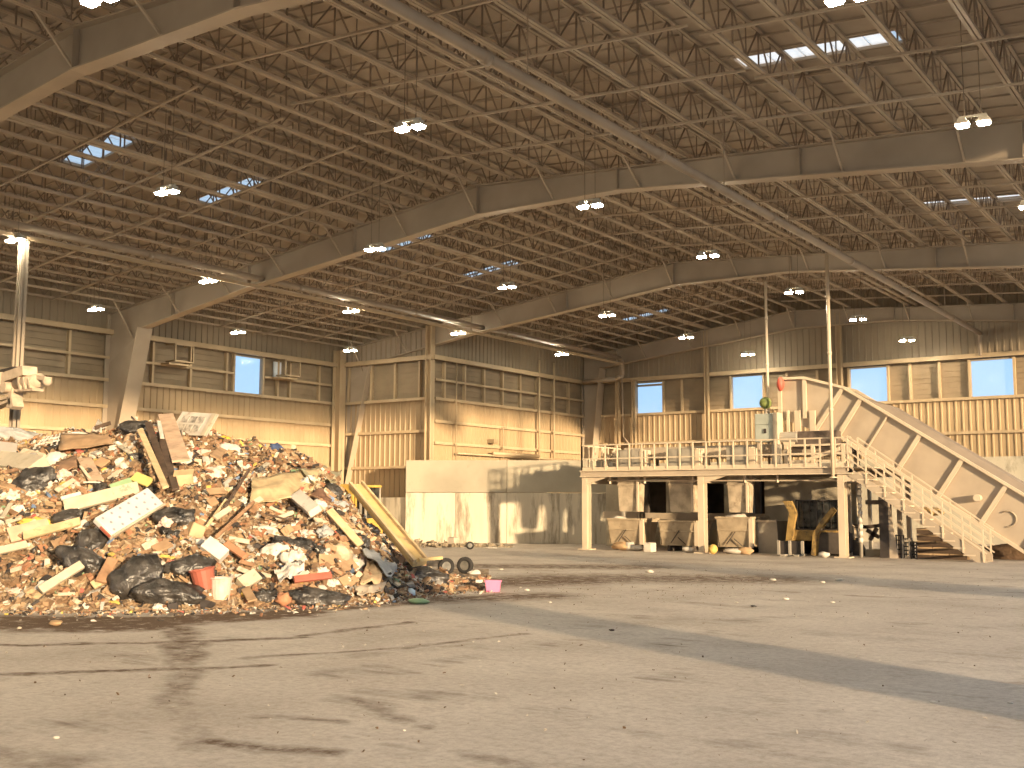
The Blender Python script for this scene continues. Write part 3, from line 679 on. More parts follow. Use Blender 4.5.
# white bags / boxes behind the railing
for px0, px1, lab in ((642.5, 645.5, 'left small white canister on the platform deck'), (646.2, 649, 'right small white canister on the platform deck')):
    a = at(px0, 466, 1, 36.7); b = at(px1, 466, 1, 36.7); c = MB(); xm = (a.x+b.x)/2; rr = (b.x-a.x)/2
    c.tube((xm, 36.7, PZ1-.02), (xm, 36.7, PZ1+.17), rr, 12); c.tube((xm, 36.7, PZ1+.17), (xm, 36.7, PZ1+.23), rr, 12, rr*.45); c.tube((xm, 36.7, PZ1+.23), (xm, 36.7, PZ1+.27), rr*.4, 10)
    tag(c.build('canister', mat('white_plastic', (.75, .7, .6), .4), origin='base'), lab, 'canister')
# stored frames at left end of the deck
sf = root('scrap_stand', (-21.2, 37.0, PZ1-.02), 'tilted tangle of pale steel scrap at the left end of the deck', 'scrap')
for a, b in (((-21.75, 36.8, PZ1), (-21.2, 37.0, PZ1+.85)), ((-21.3, 36.6, PZ1), (-21.8, 37.1, PZ1+.9)), ((-21.6, 36.9, PZ1+.55), (-20.2, 37.0, PZ1+.75)), ((-21.1, 36.8, PZ1), (-20.3, 37.2, PZ1+.4))):
    MB().bar(a, b, .07, .05).build('bar', CREAM2, sf)
MB().hexa([(-21.0, 36.7, PZ1), (-20.1, 36.9, PZ1), (-20.1, 37.2, PZ1), (-21.0, 37.1, PZ1), (-21.2, 36.7, PZ1+.3), (-20.1, 36.9, PZ1+.12), (-20.1, 37.2, PZ1+.12), (-21.2, 37.1, PZ1+.3)]).build('plate', GREYP, sf)

# poles
def pole(px, py0, py1, y, lab, rr=.06, topz=None):
    a = at(px, py1, 1, y); t = topz or at(px, py0, 1, y).z
    r = root('pole', (a.x, y, a.z), lab, 'pole'); MB().tube((a.x, y, a.z), (a.x, y, t), rr, 10).build('tube', CREAM2, r, smooth=True)
    MB().tube((a.x, y, a.z), (a.x, y, a.z+.04), rr*2, 10).build('foot', CREAM2, r)
    for f in (.3, .55, .8): z = a.z+(t-a.z)*f; MB().tube((a.x, y, z-.05), (a.x, y, z+.05), rr*1.25, 10).build('sleeve', CREAM2, r, smooth=True)
pole(833, 315, 478, PY-.12, 'tall thin pole in front of the stair landing', .06, 10.2)
pole(769.5, 310, 468, 38.7, 'tall thin pole behind the green-grey control cabinet', .05, 10.1)

# control cabinet ------------------------------------------------------
CAB = mat('cabinet_grey_green', (.40, .42, .36), .5, .06, 2)
cy = 36.9; a = at(755, 442, 1, cy); b = at(776, 413, 1, cy)
cbt = root('control_cabinet', ((a.x+b.x)/2, cy, PZ1-.02), 'green-grey control cabinet standing on the platform', 'cabinet')
MB().box((a.x, cy, a.z), (b.x-.12, cy+.5, b.z)).build('body', CAB, cbt, bevel=.02)
MB().box((a.x+.04, cy-.03, a.z+.62), (b.x-.3, cy, b.z-.04)).build('upper_door', CAB, cbt)
dr = MB().box((a.x+.04, cy-.03, a.z+.04), (b.x-.3, cy, a.z+.58)).build('lower_door', CAB, cbt)
MB().box((b.x-.45, cy-.07, a.z+.3), (b.x-.36, cy-.03, a.z+.46)).build('handle', DARK, dr)
MB().box((b.x-.12, cy-.02, a.z-.1), (b.x+.05, cy+.5, b.z+.02)).build('side_channel', CREAM2, cbt)
for x in (a.x+.08, b.x-.2): MB().box((x-.04, cy+.1, PZ1-.02), (x+.04, cy+.2, a.z)).build('leg', CREAM, cbt)
g = at(765.5, 403, 1, cy+.2); gl = root('beacon', (g.x, cy+.2, b.z), 'round olive green beacon on top of the control cabinet', 'beacon')
GRN = mat('olive_green', (.20, .24, .07), .6, .2, 6, bump=.3, bscale=20)
sph = MB()
def uvs(mb, c, r, n=12, m=8, sc=(1, 1, 1)):
    c = Vector(c); vs = []; fs = []
    for i in range(m+1):
        ph = math.pi*i/m
        for k in range(n):
            th = 2*math.pi*k/n; vs.append(c+Vector((r*sc[0]*math.sin(ph)*math.cos(th), r*sc[1]*math.sin(ph)*math.sin(th), r*sc[2]*math.cos(ph))))
    for i in range(m):
        for k in range(n): fs.append((i*n+k, i*n+(k+1) % n, (i+1)*n+(k+1) % n, (i+1)*n+k))
    mb.add(vs, fs)
uvs(sph, g, .22); sph.build('globe', GRN, gl, smooth=True)
MB().tube((g.x, cy+.2, b.z), (g.x, cy+.2, g.z-.15), .05, 8).build('stem', CREAM, gl)

# inclined conveyor ----------------------------------------------------
CY0, CY1 = 37.6, 38.9
def cp(px, py, y=CY0): q = at(px, py, 1, y); return (q.x, q.z)
cv = root('inclined_conveyor', (-9, 37.6, 0), 'long cream inclined conveyor climbing to the platform', 'conveyor')
h0, h1, h2 = cp(779, 379), cp(805, 378), cp(844, 387.5)
t0, t1 = cp(861.6, 398), cp(1024, 494.7)
sl_ = (t1[1]-t0[1])/(t1[0]-t0[0]); nlen = math.hypot(1, sl_); dvx = Vector((1/nlen, 0, sl_/nlen)); nv = Vector((-sl_/nlen, 0, 1/nlen))*-1
T0 = Vector((t0[0], CY0, t0[1])); DEP = 1.52
endS = 7.5
T1 = T0+dvx*endS
B0 = T0+nv*DEP; B1 = T1+nv*DEP
hb0, hb1 = cp(779, 418), cp(816, 431)
side_poly = [(hb0[0], hb0[1]), (h0[0], h0[1]), (h1[0], h1[1]), (h2[0], h2[1]), (T0.x, T0.z), (T1.x, T1.z), (B1.x, B1.z), (B0.x, B0.z), (hb1[0], hb1[1])]
def plate(y0, y1, nm, m):
    mb = MB(); A = [(x, z) for x, z in side_poly]
    tri = [(0, 1, 2, 8), (8, 2, 3, 7), (3, 4, 7), (4, 5, 6, 7)]
    n = len(A); vs = [(x, y0, z) for x, z in A]+[(x, y1, z) for x, z in A]
    fs = [tuple(reversed(t)) for t in tri]+[tuple(i+n for i in t) for t in tri]+[(k, (k+1) % n, (k+1) % n+n, k+n) for k in range(n)]
    return mb.add(vs, fs).build(nm, m, cv)
plate(CY0, CY0+.04, 'near_side_panel', CREAM); plate(CY1, CY1+.04, 'far_side_panel', CREAM)
pts = [(h0[0], h0[1]), h1, h2, (T0.x, T0.z), (T1.x, T1.z)]
for (ax, az), (bx, bz) in zip(pts, pts[1:]):
    for yy in (CY0-.06, CY1+.06):
        MB().bar((ax, yy, az), (bx, yy, bz), .16, .09).build('top_rail', CREAM2, cv)
for yy in (CY0-.05,):
    MB().bar((B0.x, yy, B0.z), (B1.x, yy, B1.z), .12, .1).build('bottom_rail', CREAM2, cv)
    MB().bar((hb1[0], yy, hb1[1]), (B0.x, yy, B0.z), .12, .1).build('bottom_rail', CREAM2, cv)
# ribs
for s in (0.02, 1.1, 2.35, 3.9, 5.45, 7.0):
    thin = s == 1.1
    p = T0+dvx*s; q = p+nv*DEP
    MB().bar((p.x, CY0-.07, p.z), (q.x, CY0-.07, q.z), .14 if not thin else .05, .09 if not thin else .05, up=(0, 1, 0)).build('rib', CREAM2, cv)
p = Vector((h2[0], CY0-.07, h2[1])); q = Vector((hb1[0], CY0-.07, hb1[1])); MB().bar(p, q, .13, .09, up=(0, 1, 0)).build('rib', CREAM2, cv)
MB().bar((h1[0], CY0-.07, h1[1]), (h1[0]-.0, CY0-.07, h1[1]-1.45), .13, .09, up=(0, 1, 0)).build('rib', CREAM2, cv)
MB().bar((h0[0]+.05, CY0-.07, h0[1]), (h0[0]+.05, CY0-.07, hb0[1]-.0), .13, .09, up=(0, 1, 0)).build('rib', CREAM2, cv)
for px, w_ in ((788, .08), (797.5, .2), (812.5, .2)):
    q = at(px, 412, 1, CY0-.1); MB().box((q.x-w_/2, CY0-.14, q.z-.75), (q.x+w_/2, CY0-.04, q.z+.05)).build('skirt_leg', CREAM2, cv)
# belt inside with cleats and a cover plate
for k in range(14):
    s = .2+k*.53; p = T0+dvx*s+nv*.35
    MB().bar((p.x, CY0+.05, p.z), (p.x, CY1-.01, p.z), .05, .22, up=nv).build('cleat', BELT, cv)
bt = MB(); a = T0+nv*.45; b = T1+nv*.45; bt.bar((a.x, (CY0+CY1)/2, a.z), (b.x, (CY0+CY1)/2, b.z), CY1-CY0-.06, .08); bt.build('belt', BELT, cv)
ht = MB(); ht.hexa([(h0[0], CY0, h0[1]-.05), (h1[0], CY0, h1[1]-.05), (h1[0], CY1, h1[1]-.05), (h0[0], CY1, h0[1]-.05), (h0[0], CY0, h0[1]), (h1[0], CY0, h1[1]), (h1[0], CY1, h1[1]), (h0[0], CY1, h0[1])]); ht.build('head_cover', CREAM, cv)
hk = MB(); hk.box((h0[0], CY0+.04, hb0[1]), (h0[0]+.04, CY1, h0[1])); hk.build('head_plate', CREAM, cv)
# hood over the slope (seen as a darker band above the top rail)
hd_ = MB(); a = T0-nv*.0+dvx*.1; b = T1
for off in (0,):
    hd_.add([], [])
vs = []; 
for s, lift in ((-.05, .02), (.9, .24), (7.4, .24)):
    p = T0+dvx*s-nv*lift; vs += [(p.x, CY0+.35, p.z), (p.x, CY1, p.z)]
    p2 = T0+dvx*s+nv*.1; vs += [(p2.x, CY0+.05, p2.z), (p2.x, CY1, p2.z)]
hd_.add(vs, [(0, 1, 5, 4), (4, 5, 9, 8), (2, 0, 4, 6), (6, 4, 8, 10), (1, 3, 7, 5), (5, 7, 11, 9), (0, 2, 3, 1), (8, 9, 11, 10), (2, 6, 7, 3), (6, 10, 11, 7)])
hd_.build('hood', mat('hood_taupe', (.25, .20, .155), .6, .06), cv)
# supports
for s in (.3, 2.35):
    p = T0+dvx*s+nv*DEP
    for yy in (CY0+.1, CY1-.1): MB().box((p.x-.07, yy-.07, 0), (p.x+.07, yy+.07, p.z+.1)).build('support_leg', CREAM, cv)
# round motor, camera box on the side
q = at(960, 498, 1, CY0-.15); MB().tube((at(979, 498, 1, CY0).x, CY0-.02, q.z), (at(979, 498, 1, CY0).x, CY0-.34, q.z), .11, 16).build('side_lamp', CREAM2, cv)
q = at(1008, 519, 1, CY0-.02); rg = MB()
for k in range(9):
    t = math.radians(-100+25*k); t2 = math.radians(-100+25*(k+1)); rg.tube((q.x+.25*math.cos(t), CY0-.03, q.z+.25*math.sin(t)), (q.x+.25*math.cos(t2), CY0-.03, q.z+.25*math.sin(t2)), .025, 6)
rg.build('ring_mark', RUST, cv)
# drive machinery under the head
MACH = mat('dark_machinery', (.12, .09, .07), .5, .3, 4)
q0 = at(785, 425, 1, 37.3); q1 = at(845, 440, 1, 37.3)
dm_ = root('drive_unit', ((q0.x+q1.x)/2, 37.3, PZ1-.02), 'dark drive machinery under the conveyor head', 'machine')
MB().box((q0.x+.2, 37.15, PZ1+.75), (q1.x-.2, 37.55, PZ1+1.3)).build('gearbox', MACH, dm_, bevel=.05)
MB().tube((q0.x-.2, 37.2, PZ1+1.1), (q0.x+.5, 37.2, PZ1+1.1), .2, 14).build('motor', GREYP, dm_)
MB().tube((q0.x+.2, 37.1, PZ1+.95), (q0.x+.2, 37.5, PZ1+.95), .22, 16).build('pulley', CREAM2, dm_)
MB().bar((q0.x+.3, 37.05, PZ1+.1), (q1.x-.1, 37.05, PZ1+.65), .06, .12).build('brace', CREAM2, dm_)
for z in (.25, .5, .8): MB().bar((q0.x+.1, 37.1, PZ1+z), (q1.x+.1, 37.1, PZ1+z), .05, .07).build('cross_bar', CREAM2, dm_)
for x in (q0.x+.1, (q0.x+q1.x)/2, q1.x): MB().box((x-.06, 37.05, PZ1-.02), (x+.06, 37.17, PZ1+.8)).build('leg', CREAM2, dm_)
MB().box((q0.x-.35, 36.9, PZ1-.02), (q0.x-.05, 37.1, PZ1+.85)).build('side_panel', GREYP, dm_)
# red disc at head
q = at(780.5, 384, 1, CY0-.2); rd = root('red_drum', (q.x, CY0-.2, q.z), 'red oval drum guard at the top left of the conveyor', 'guard')
RED = mat('faded_red', (.62, .12, .08), .45, .1, 3)
m_ = MB(); uvs(m_, (0, 0, 0), 1, 16, 8, (.13, .16, .26)); m_.v = [v+Vector(q) for v in m_.v]; m_.build('drum', RED, rd, smooth=True)
MB().tube((q.x, CY0-.2, q.z), (q.x, CY0+.02, q.z), .05, 8).build('axle', DARK, rd)

# stairs ------------------------------------------------------------------
st = root('steel_stairs', (-9.5, PY+.5, 0), 'cream steel staircase with handrails in front of the conveyor', 'stairs')
sx0, sx1 = -11.75, at(984, 562, 1, PY).x
SY0, SY1 = PY+.0, PY+1.0
nst = 14; rise = PZ1/nst; run = (sx1-sx0)/nst
for yy in (SY0, SY1):
    a = Vector((sx0, yy, PZ1-.1)); b = Vector((sx1+.05, yy, 0)); d = (b-a)
    mb = MB(); mb.add([(a.x, yy-.02, a.z+.08), (b.x, yy-.02, b.z+.22), (b.x, yy-.02, 0), (b.x-.25, yy-.02, 0), (a.x, yy-.02, a.z-.22), (a.x, yy+.02, a.z+.08), (b.x, yy+.02, b.z+.22), (b.x, yy+.02, 0), (b.x-.25, yy+.02, 0), (a.x, yy+.02, a.z-.22)],
                      [(0, 1, 2, 3, 4), (9, 8, 7, 6, 5), (0, 1, 6, 5), (1, 2, 7, 6), (2, 3, 8, 7), (3, 4, 9, 8), (4, 0, 5, 9)])
    mb.build('stringer', CREAM, st)
for k in range(nst):
    x = sx0+run*(k+.0); z = PZ1-rise*(k+1)
    MB().box((x, SY0-.04, z-.03), (x+run+.06, SY1-.02, z+.01)).build('tread', CREAM2, st)
for yy in (SY0-.03, SY1+.03):
    for k in range(0, nst+1, 2):
        x = sx0+run*k; z = PZ1-rise*k
        MB().bar((x, yy, max(0, z-.15)), (x, yy, z+1.0), .045).build('rail_post', CREAM2, st)
    for h in (1.0, .75, .5, .27):
        MB().bar((sx0, yy, PZ1+h), (sx1+.1, yy, h+.0), .04, .04).build('hand_rail', CREAM2, st)
lg = MB(); lg.box((-12.0, PY+.06, PZ1-.08), (sx0, SY1+.1, PZ1-.02)); lg.build('landing', CREAM, st)

# ================================================================ under the platform
BYF = 39.6
DARKIN = mat('bunker_steel_and_shade', (.10, .08, .065), .8, .2, 2)
bk = root('bunker_wall', (-16, BYF, 0), 'concrete bunker wall with dark openings under the platform', 'wall')
def bxw(px0, px1, z0, z1, nm, m, y0=BYF, y1=BYF+.3):
    x0 = at(px0, 500, 1, BYF).x; x1 = at(px1, 500, 1, BYF).x; return MB().box((x0, y0, z0), (x1, y1, z1)).build(nm, m, bk)
CONCB = mat('bunker_concrete', (.44, .38, .28), .9, .15, 1.0, bump=.15, bscale=10, dirt=((.25, .20, .13), 1.6, .58))
bxw(606, 641, 0, PZ0-.01, 'wall_panel', CONCB); bxw(666, 700, 0, PZ0-.01, 'wall_panel', CONCB); bxw(724, 752, 0, PZ0-.01, 'wall_panel', CONCB)
bxw(776, 866, 0, PZ0-.02, 'wall_panel', CONCB, 38.5, 38.8)
bxw(590, 830, 0, PZ0, 'shade_back', DARKIN, BYF+1.6, BYF+1.7)  # dark sheet added behind the openings, standing in for the shade inside
for a, b in ((641, 666), (700, 724), (752, 776)):
    bxw(a, b, 0, 1.35, 'sill_panel', CONCB); bxw(a, b, 2.62, PZ0-.01, 'lintel', CONCB)
bxw(606, 640, 1.15, 1.42, 'ledge', CREAM, BYF-.25, BYF-.01); bxw(648, 774, 1.12, 1.38, 'ledge', CREAM, BYF-.25, BYF-.01)
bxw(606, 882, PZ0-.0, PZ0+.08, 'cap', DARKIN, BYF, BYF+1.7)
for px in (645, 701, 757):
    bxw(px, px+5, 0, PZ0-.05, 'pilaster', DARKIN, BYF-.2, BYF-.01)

# tipping bins ----------------------------------------------------------
BINM = mat('bin_worn_cream', (.42, .33, .22), .6, .15, 2.5, dirt=((.23, .15, .085), 3.0, .57))
def tip_bin(px0, px1, pys, ptop, lab, tilt=0.0, y0=36.55, ln=1.5):
    a = at(px0, pys, 1, y0); b = at(px1, pys, 1, y0); x0, x1 = a.x, b.x; zt = at(px0, ptop, 1, y0).z; zb = .22
    r = root('tipping_bin', ((x0+x1)/2, y0, 0), lab, 'bin', 'tipping bins under the platform')
    t = .03; ti = .08
    f = MB(); f.hexa([(x0+ti, y0+.12, zb), (x1-.02, y0+.12, zb), (x1-.02, y0+.12+t, zb), (x0+ti, y0+.12+t, zb), (x0, y0, zt), (x1, y0, zt), (x1, y0+t, zt), (x0, y0+t, zt)]); f.build('front_plate', BINM, r)
    for xx, k in ((x0, 1), (x1, -1)):
        xo = xx if k > 0 else xx-t
        MB().prism([(y0+.14, zb), (y0+.03, zt), (y0+ln, zt), (y0+ln*.7, zb)], 'x', xo, xo+t).build('side_plate', BINM, r)
    MB().box((x0, y0+.15, zb), (x1, y0+ln*.7, zb+t)).build('floor_plate', BINM, r)
    MB().hexa([(x0, y0+ln*.7, zb), (x1, y0+ln*.7, zb), (x1, y0+ln*.7+t, zb), (x0, y0+ln*.7+t, zb), (x0, y0+ln, zt), (x1, y0+ln, zt), (x1, y0+ln+t, zt), (x0, y0+ln+t, zt)]).build('back_plate', BINM, r)
    MB().bar((x0-.03, y0-.01, zt), (x1+.03, y0-.01, zt), .06, .07).build('rim', BINM, r)
    for xx in (x0, x1): MB().bar((xx, y0-.03, zt), (xx, y0+ln+.03, zt), .06, .07).build('rim', BINM, r)
    MB().bar((x0+.02, y0+.035, (zt+zb)/2+.08), (x1-.02, y0+.035, (zt+zb)/2+.08), .04, .05).build('front_rib', BINM, r)
    MB().box((x1-.02, y0+.0, zb), (x1+.13, y0+.1, zt)).build('edge_channel', CREAM2, r)
    for xx in (x0+.25, x1-.35): MB().box((xx, y0+.2, 0), (xx+.1, y0+ln*.8, zb)).build('skid', DARKIN, r)
    br = MB(); xm = (x0+x1)/2; br.bar((xm-.25, y0+.03, zb+.1), (xm+.1, y0-.0, zb+.55), .02, .03); br.bar((xm+.35, y0+.03, zb+.05), (xm+.05, y0, zb+.3), .02, .03); br.build('latch_bar', DARKIN, r)
    return x0, x1, zt, y0
b1 = tip_bin(607.8, 640, 545, 519, 'leftmost cream tipping bin under the platform')
b2 = tip_bin(659, 695, 549, 521, 'middle cream tipping bin with dark stains')
b3 = tip_bin(716.5, 749.5, 549, 517.5, 'right cream tipping bin with a tilted side', ln=1.75)
# a big leaning side hopper behind the third bin
lh = root('steel_hopper', (at(770, 545, 1, 38).x, 38, 0), 'dull steel hopper standing right of the third bin', 'hopper')
xa = at(757, 540, 1, 38).x; xb = at(785, 540, 1, 38).x
MB().hexa([(xa+.35, 37.4, 0), (xb, 37.4, 0), (xb, 38.3, 0), (xa+.35, 38.3, 0), (xa, 37.25, 1.15), (xb, 37.25, 1.15), (xb, 38.42, 1.15), (xa, 38.42, 1.15)]).build('body', GREYP, lh)
MB().bar((xa, 37.23, 1.15), (xb, 37.23, 1.15), .08, .08).build('rim', CREAM, lh)

# small litter on and under the bins
WHT = mat('white_scrap', (.62, .56, .47), .6, .1, 5); TAN = mat('tan_cardboard', (.50, .33, .18), .8, .15, 4); YEL = mat('yellow_ball', (.62, .42, .12), .6, .15, 3)
def crumple(mb, c, r, seed, sq=(1, 1, 1), n=8, m=6, amp=.35):
    k0 = len(mb.v); uvs(mb, (0, 0, 0), 1, n, m, (1, 1, 1))
    for i in range(k0, len(mb.v)):
        v = mb.v[i]; d = 1+amp*noise.noise(v*1.7+Vector((seed, seed*.7, 0)))+amp*.5*noise.noise(v*4+Vector((0, seed, 3)))
        mb.v[i] = Vector((v.x*d*r*sq[0]+c[0], v.y*d*r*sq[1]+c[1], v.z*d*r*sq[2]+c[2]))
def lump(name, m, px, py, y, r, sq, lab, cat, seed=1, amp=.35, z=None):
    p = at(px, py, 1, y); mb = MB(); crumple(mb, (p.x, y, 0), r, seed, sq, 12, 9, amp); zmin = min(v.z for v in mb.v)
    zz = (0 if z is None else z)-zmin-.004
    mb.v = [v+Vector((0, 0, zz)) for v in mb.v]; return tag(mb.build(name, m, origin='base', smooth=True), lab, cat)
def carton(px0, px1, pyb, pyt, y, lab, m, dep=.4, rz=0, name='carton'):
    a = at(px0, pyb, 1, y); b = at(px1, pyt, 1, y); r = root(name, ((a.x+b.x)/2, y, 0), lab, 'box')
    h = b.z-max(a.z, 0); w_ = b.x-a.x; xm = (a.x+b.x)/2
    MB().box((xm-w_/2, y, 0.0), (xm+w_/2, y+dep, h)).build('body', m, r, bevel=.01)
    MB().hexa([(xm-w_/2, y, h), (xm-.02, y, h+.02), (xm-.02, y+dep, h+.02), (xm-w_/2, y+dep, h), (xm-w_/2, y, h+.012), (xm-.02, y, h+.032), (xm-.02, y+dep, h+.032), (xm-w_/2, y+dep, h+.012)]).build('flap', m, r)
    MB().hexa([(xm+.02, y, h+.02), (xm+w_/2, y, h), (xm+w_/2, y+dep, h), (xm+.02, y+dep, h+.02), (xm+.02, y, h+.032), (xm+w_/2, y, h+.012), (xm+w_/2, y+dep, h+.012), (xm+.02, y+dep, h+.032)]).build('flap', m, r)
    return r
carton(643.5, 651, 552.5, 543.5, 35.75, 'white square carton on the floor before the bins', WHT)
lump('yellow_ball', YEL, 713, 550, 35.75, .17, (1, 1, 1), 'yellowish round ball beside the middle platform post', 'ball', 3, .08)
for i, (px, rr, sq, m, lab) in enumerate(((622, .3, (1.4, .6, .5), TAN, 'brown cardboard scrap under the leftmost bin'), (630, .2, (1, .7, .8), WHT, 'pale crumpled bag under the leftmost bin, left of the carton'), (637, .22, (1.3, .7, .5), WHT, 'flat pale scrap right under the leftmost bin edge'),
                              (688, .2, (1.2, .7, .5), WHT, 'white crumpled scrap under the middle bin'), (735, .25, (1.8, .6, .4), WHT, 'long white scrap under the right bin'), (745, .22, (1.4, .6, .6), TAN, 'tan crumpled scrap under the right bin corner'), (824, .16, (1.2, .8, .6), WHT, 'white crumpled scrap in front of the loader'))):
    lump('litter', m, px, 550, 36.2 if px != 824 else 35.6, rr, sq, lab, 'litter', i+5)
for (x0, x1, zt_, y0), px, lab in ((b1, 617, 'pale crumpled bag lying on the rim of the leftmost bin'), (b3, 735, 'white crumpled bag heaped in the right bin')):
    mb = MB(); xx = at(px, 517, 1, y0+.3).x; crumple(mb, (xx, y0+.4, zt_-.05), .22 if px < 700 else .3, px, (1.5, 1.2, .7), 12, 9)
    mb.build('litter', WHT, origin='base', smooth=True); o = bpy.data.objects[-1] if False else COL.objects[-1]; tag(o, lab, 'litter')

# skid loader ------------------------------------------------------------
SKY_ = mat('machine_yellow_worn', (.36, .23, .075), .6, .25, 3, dirt=((.10, .07, .04), 4, .50))
GLD = mat('cab_dark_glass', (.045, .045, .04), .2, .4, 5, spec=.5)
TYRE = mat('tyre_rubber', (.035, .032, .03), .85, .2, 6, bump=.3, bscale=20)
sk = root('skid_loader', (at(812, 555, 1, 36.9).x, 36.9, 0), 'dirty yellow and black skid loader parked under the platform', 'loader')
def sx(px): return at(px, 530, 1, 36.7).x
def sz(py): return at(812, py, 1, 36.7).z
MB().box((sx(797), 36.75, sz(529)), (sx(838), 38.3, sz(500))).build('cab', GLD, sk, bevel=.08)
cf = MB()
for px in (796.5, 817, 838): cf.bar((sx(px), 36.72, sz(530)), (sx(px), 36.72, sz(500.5)), .045)
for py in (500.5, 529.5): cf.bar((sx(796), 36.72, sz(py)), (sx(838), 36.72, sz(py)), .05)
for px in (803, 810, 824, 831): cf.bar((sx(px), 36.73, sz(529)), (sx(px), 36.73, sz(501)), .014)
cf.build('cab_frame', DARK, sk)
MB().box((sx(789), 36.6, sz(541)), (sx(838), 38.4, sz(530))).build('chassis', SKY_, sk, bevel=.04)
MB().box((sx(818), 36.55, sz(555)+.05), (sx(842), 37.9, sz(532))).build('engine_side', DARKIN, sk, bevel=.05)
la = MB(); pts_ = [(sx(786), sz(501)), (sx(792), sz(513)), (sx(790), sz(526)), (sx(788), sz(541))]
wds = [.30, .26, .24, .22]
for (p, wa), (q, wb_) in zip(zip(pts_, wds), list(zip(pts_, wds))[1:]):
    la.hexa([(p[0], 36.45, p[1]), (p[0]+wa, 36.45, p[1]), (p[0]+wa, 36.6, p[1]), (p[0], 36.6, p[1]), (q[0], 36.45, q[1]), (q[0]+wb_, 36.45, q[1]), (q[0]+wb_, 36.6, q[1]), (q[0], 36.6, q[1])])
la.build('lift_arm', SKY_, sk)
ra = MB(); pts_ = [(sx(838), sz(509)), (sx(826), sz(523)), (sx(819), sz(534)), (sx(817), sz(556)+.04)]
for p, q in zip(pts_, pts_[1:]): ra.bar((p[0], 36.4, p[1]), (q[0], 36.4, q[1]), .16, .22, up=(0, 1, 0))
ra.build('lift_arm', SKY_, sk)
bu = MB(); bu.box((sx(785), 36.1, .06), (sx(809), 36.2, sz(541)))
bu.build('attachment_plate', DARK, sk)
for px in (785, 796, 808.5): MB().box((sx(px)-.03, 36.02, .02), (sx(px)+.05, 36.1, sz(540.5))).build('attachment_rib', GREYP, sk)
for px in (790, 803): MB().box((sx(px), 35.75, .0), (sx(px)+.16, 36.6, .06)).build('fork', GREYP, sk)
for xx, yy in ((sx(791), 37.0), (sx(838), 37.0), (sx(791), 38.0), (sx(838), 38.0)):
    wl = MB().tube((xx-.13, yy, .40), (xx+.13, yy, .40), .40, 18).build('wheel', TYRE, sk)
    MB().tube((xx-.14, yy, .40), (xx+.14, yy, .40), .18, 12).build('hub', SKY_, wl)
MB().cbox((sx(824), 36.34, sz(528)), (.12, .05, .12)).build('headlamp', WHT, sk)

# rusty attachment on the bunker wall side, ringed pole, dark column
at_ = root('rusty_grapple', (at(858, 555, 1, 38.1).x, 38.1, 0), 'rusty mechanical attachment standing behind the ringed pole', 'attachment')
def ax_(px): return at(px, 530, 1, 38.0).x
def az_(py): return at(860, py, 1, 38.0).z
MB().prism([(ax_(846), 0), (ax_(866), 0), (ax_(858), az_(541)), (ax_(846), az_(536))], 'y', 37.8, 38.3).build('stand', DARKIN, at_)
MB().hexa([(ax_(846), 37.8, az_(536)), (ax_(856), 37.8, az_(538)), (ax_(856), 38.3, az_(538)), (ax_(846), 38.3, az_(536)), (ax_(846), 37.8, az_(521)), (ax_(855), 37.8, az_(526)), (ax_(855), 38.3, az_(526)), (ax_(846), 38.3, az_(521))]).build('head', RUST, at_)
for a, b in (((852, 526), (866, 527)), ((864, 527), (882, 525)), ((866, 530), (878, 537)), ((876, 528), (869, 540))):
    MB().bar((ax_(a[0]), 38.1, az_(a[1])), (ax_(b[0]), 38.1, az_(b[1])), .12, .14, up=(0, 1, 0)).build('claw', MACH, at_)
MB().box((ax_(866), 37.85, 0), (ax_(882), 38.42, az_(549))).build('foot_block', CONCB, at_)
rp_ = root('ringed_pole', (at(861.5, 558, 1, 36.6).x, 36.6, 0), 'thin pole with pale wrapped rings beside the stairs', 'pole')
xx = at(861.5, 558, 1, 36.6).x; ztp = at(861.5, 483, 1, 36.6).z
MB().tube((xx, 36.6, 0), (xx, 36.6, ztp), .055, 10).build('tube', GREYP, rp_, smooth=True)
for k in range(9):
    z = .5+k*(ztp-.55)/8.5; MB().tube((xx, 36.6, z), (xx, 36.6, z+.14), .075, 10).build('ring', WHT, rp_, smooth=True)
dk = root('dark_column', (at(887, 558, 1, 36.9).x, 36.9, 0), 'dark steel column with header under the upper stairs', 'column')
x0 = at(881, 540, 1, 36.9).x; x1 = at(890, 540, 1, 36.9).x; zt2 = at(885, 497, 1, 36.9).z
MB().box((x0, 36.75, 0), (x1, 37.2, zt2)).build('post', DARK, dk)
MB().box((at(866, 540, 1, 36.9).x, 36.95, zt2-.25), (x0, 37.1, zt2-.1)).build('header', DARKIN, dk)
MB().prism([(x1, 0), (x1+.28, 0), (x1+.02, zt2-.1), (x1, zt2-.1)], 'y', 36.8, 36.84).build('side_plate', CREAM, dk)
# little steel racks
for i, (p0, p1, lab) in enumerate(((893.5, 901, 'left small black steel rack under the stairs'), (903, 909.5, 'middle small dark rack under the stairs'), (911, 916.5, 'right narrow dark rack under the stairs'))):
    y = 36.85; xa = at(p0, 550, 1, y).x; xb = at(p1, 550, 1, y).x; h = at(900, 535, 1, y).z-.1*i
    r = root('steel_rack', ((xa+xb)/2, y, 0), lab, 'rack', 'small racks under the stairs')
    for x in (xa, xb):
        for yy in (y, y+.35): MB().bar((x, yy, 0), (x, yy, h), .04).build('upright', DARK if i != 1 else GREYP, r)
    for k in range(5): MB().box((xa, y, .12+k*(h-.16)/4.0), (xb, y+.35, .15+k*(h-.16)/4.0)).build('shelf', DARK, r)
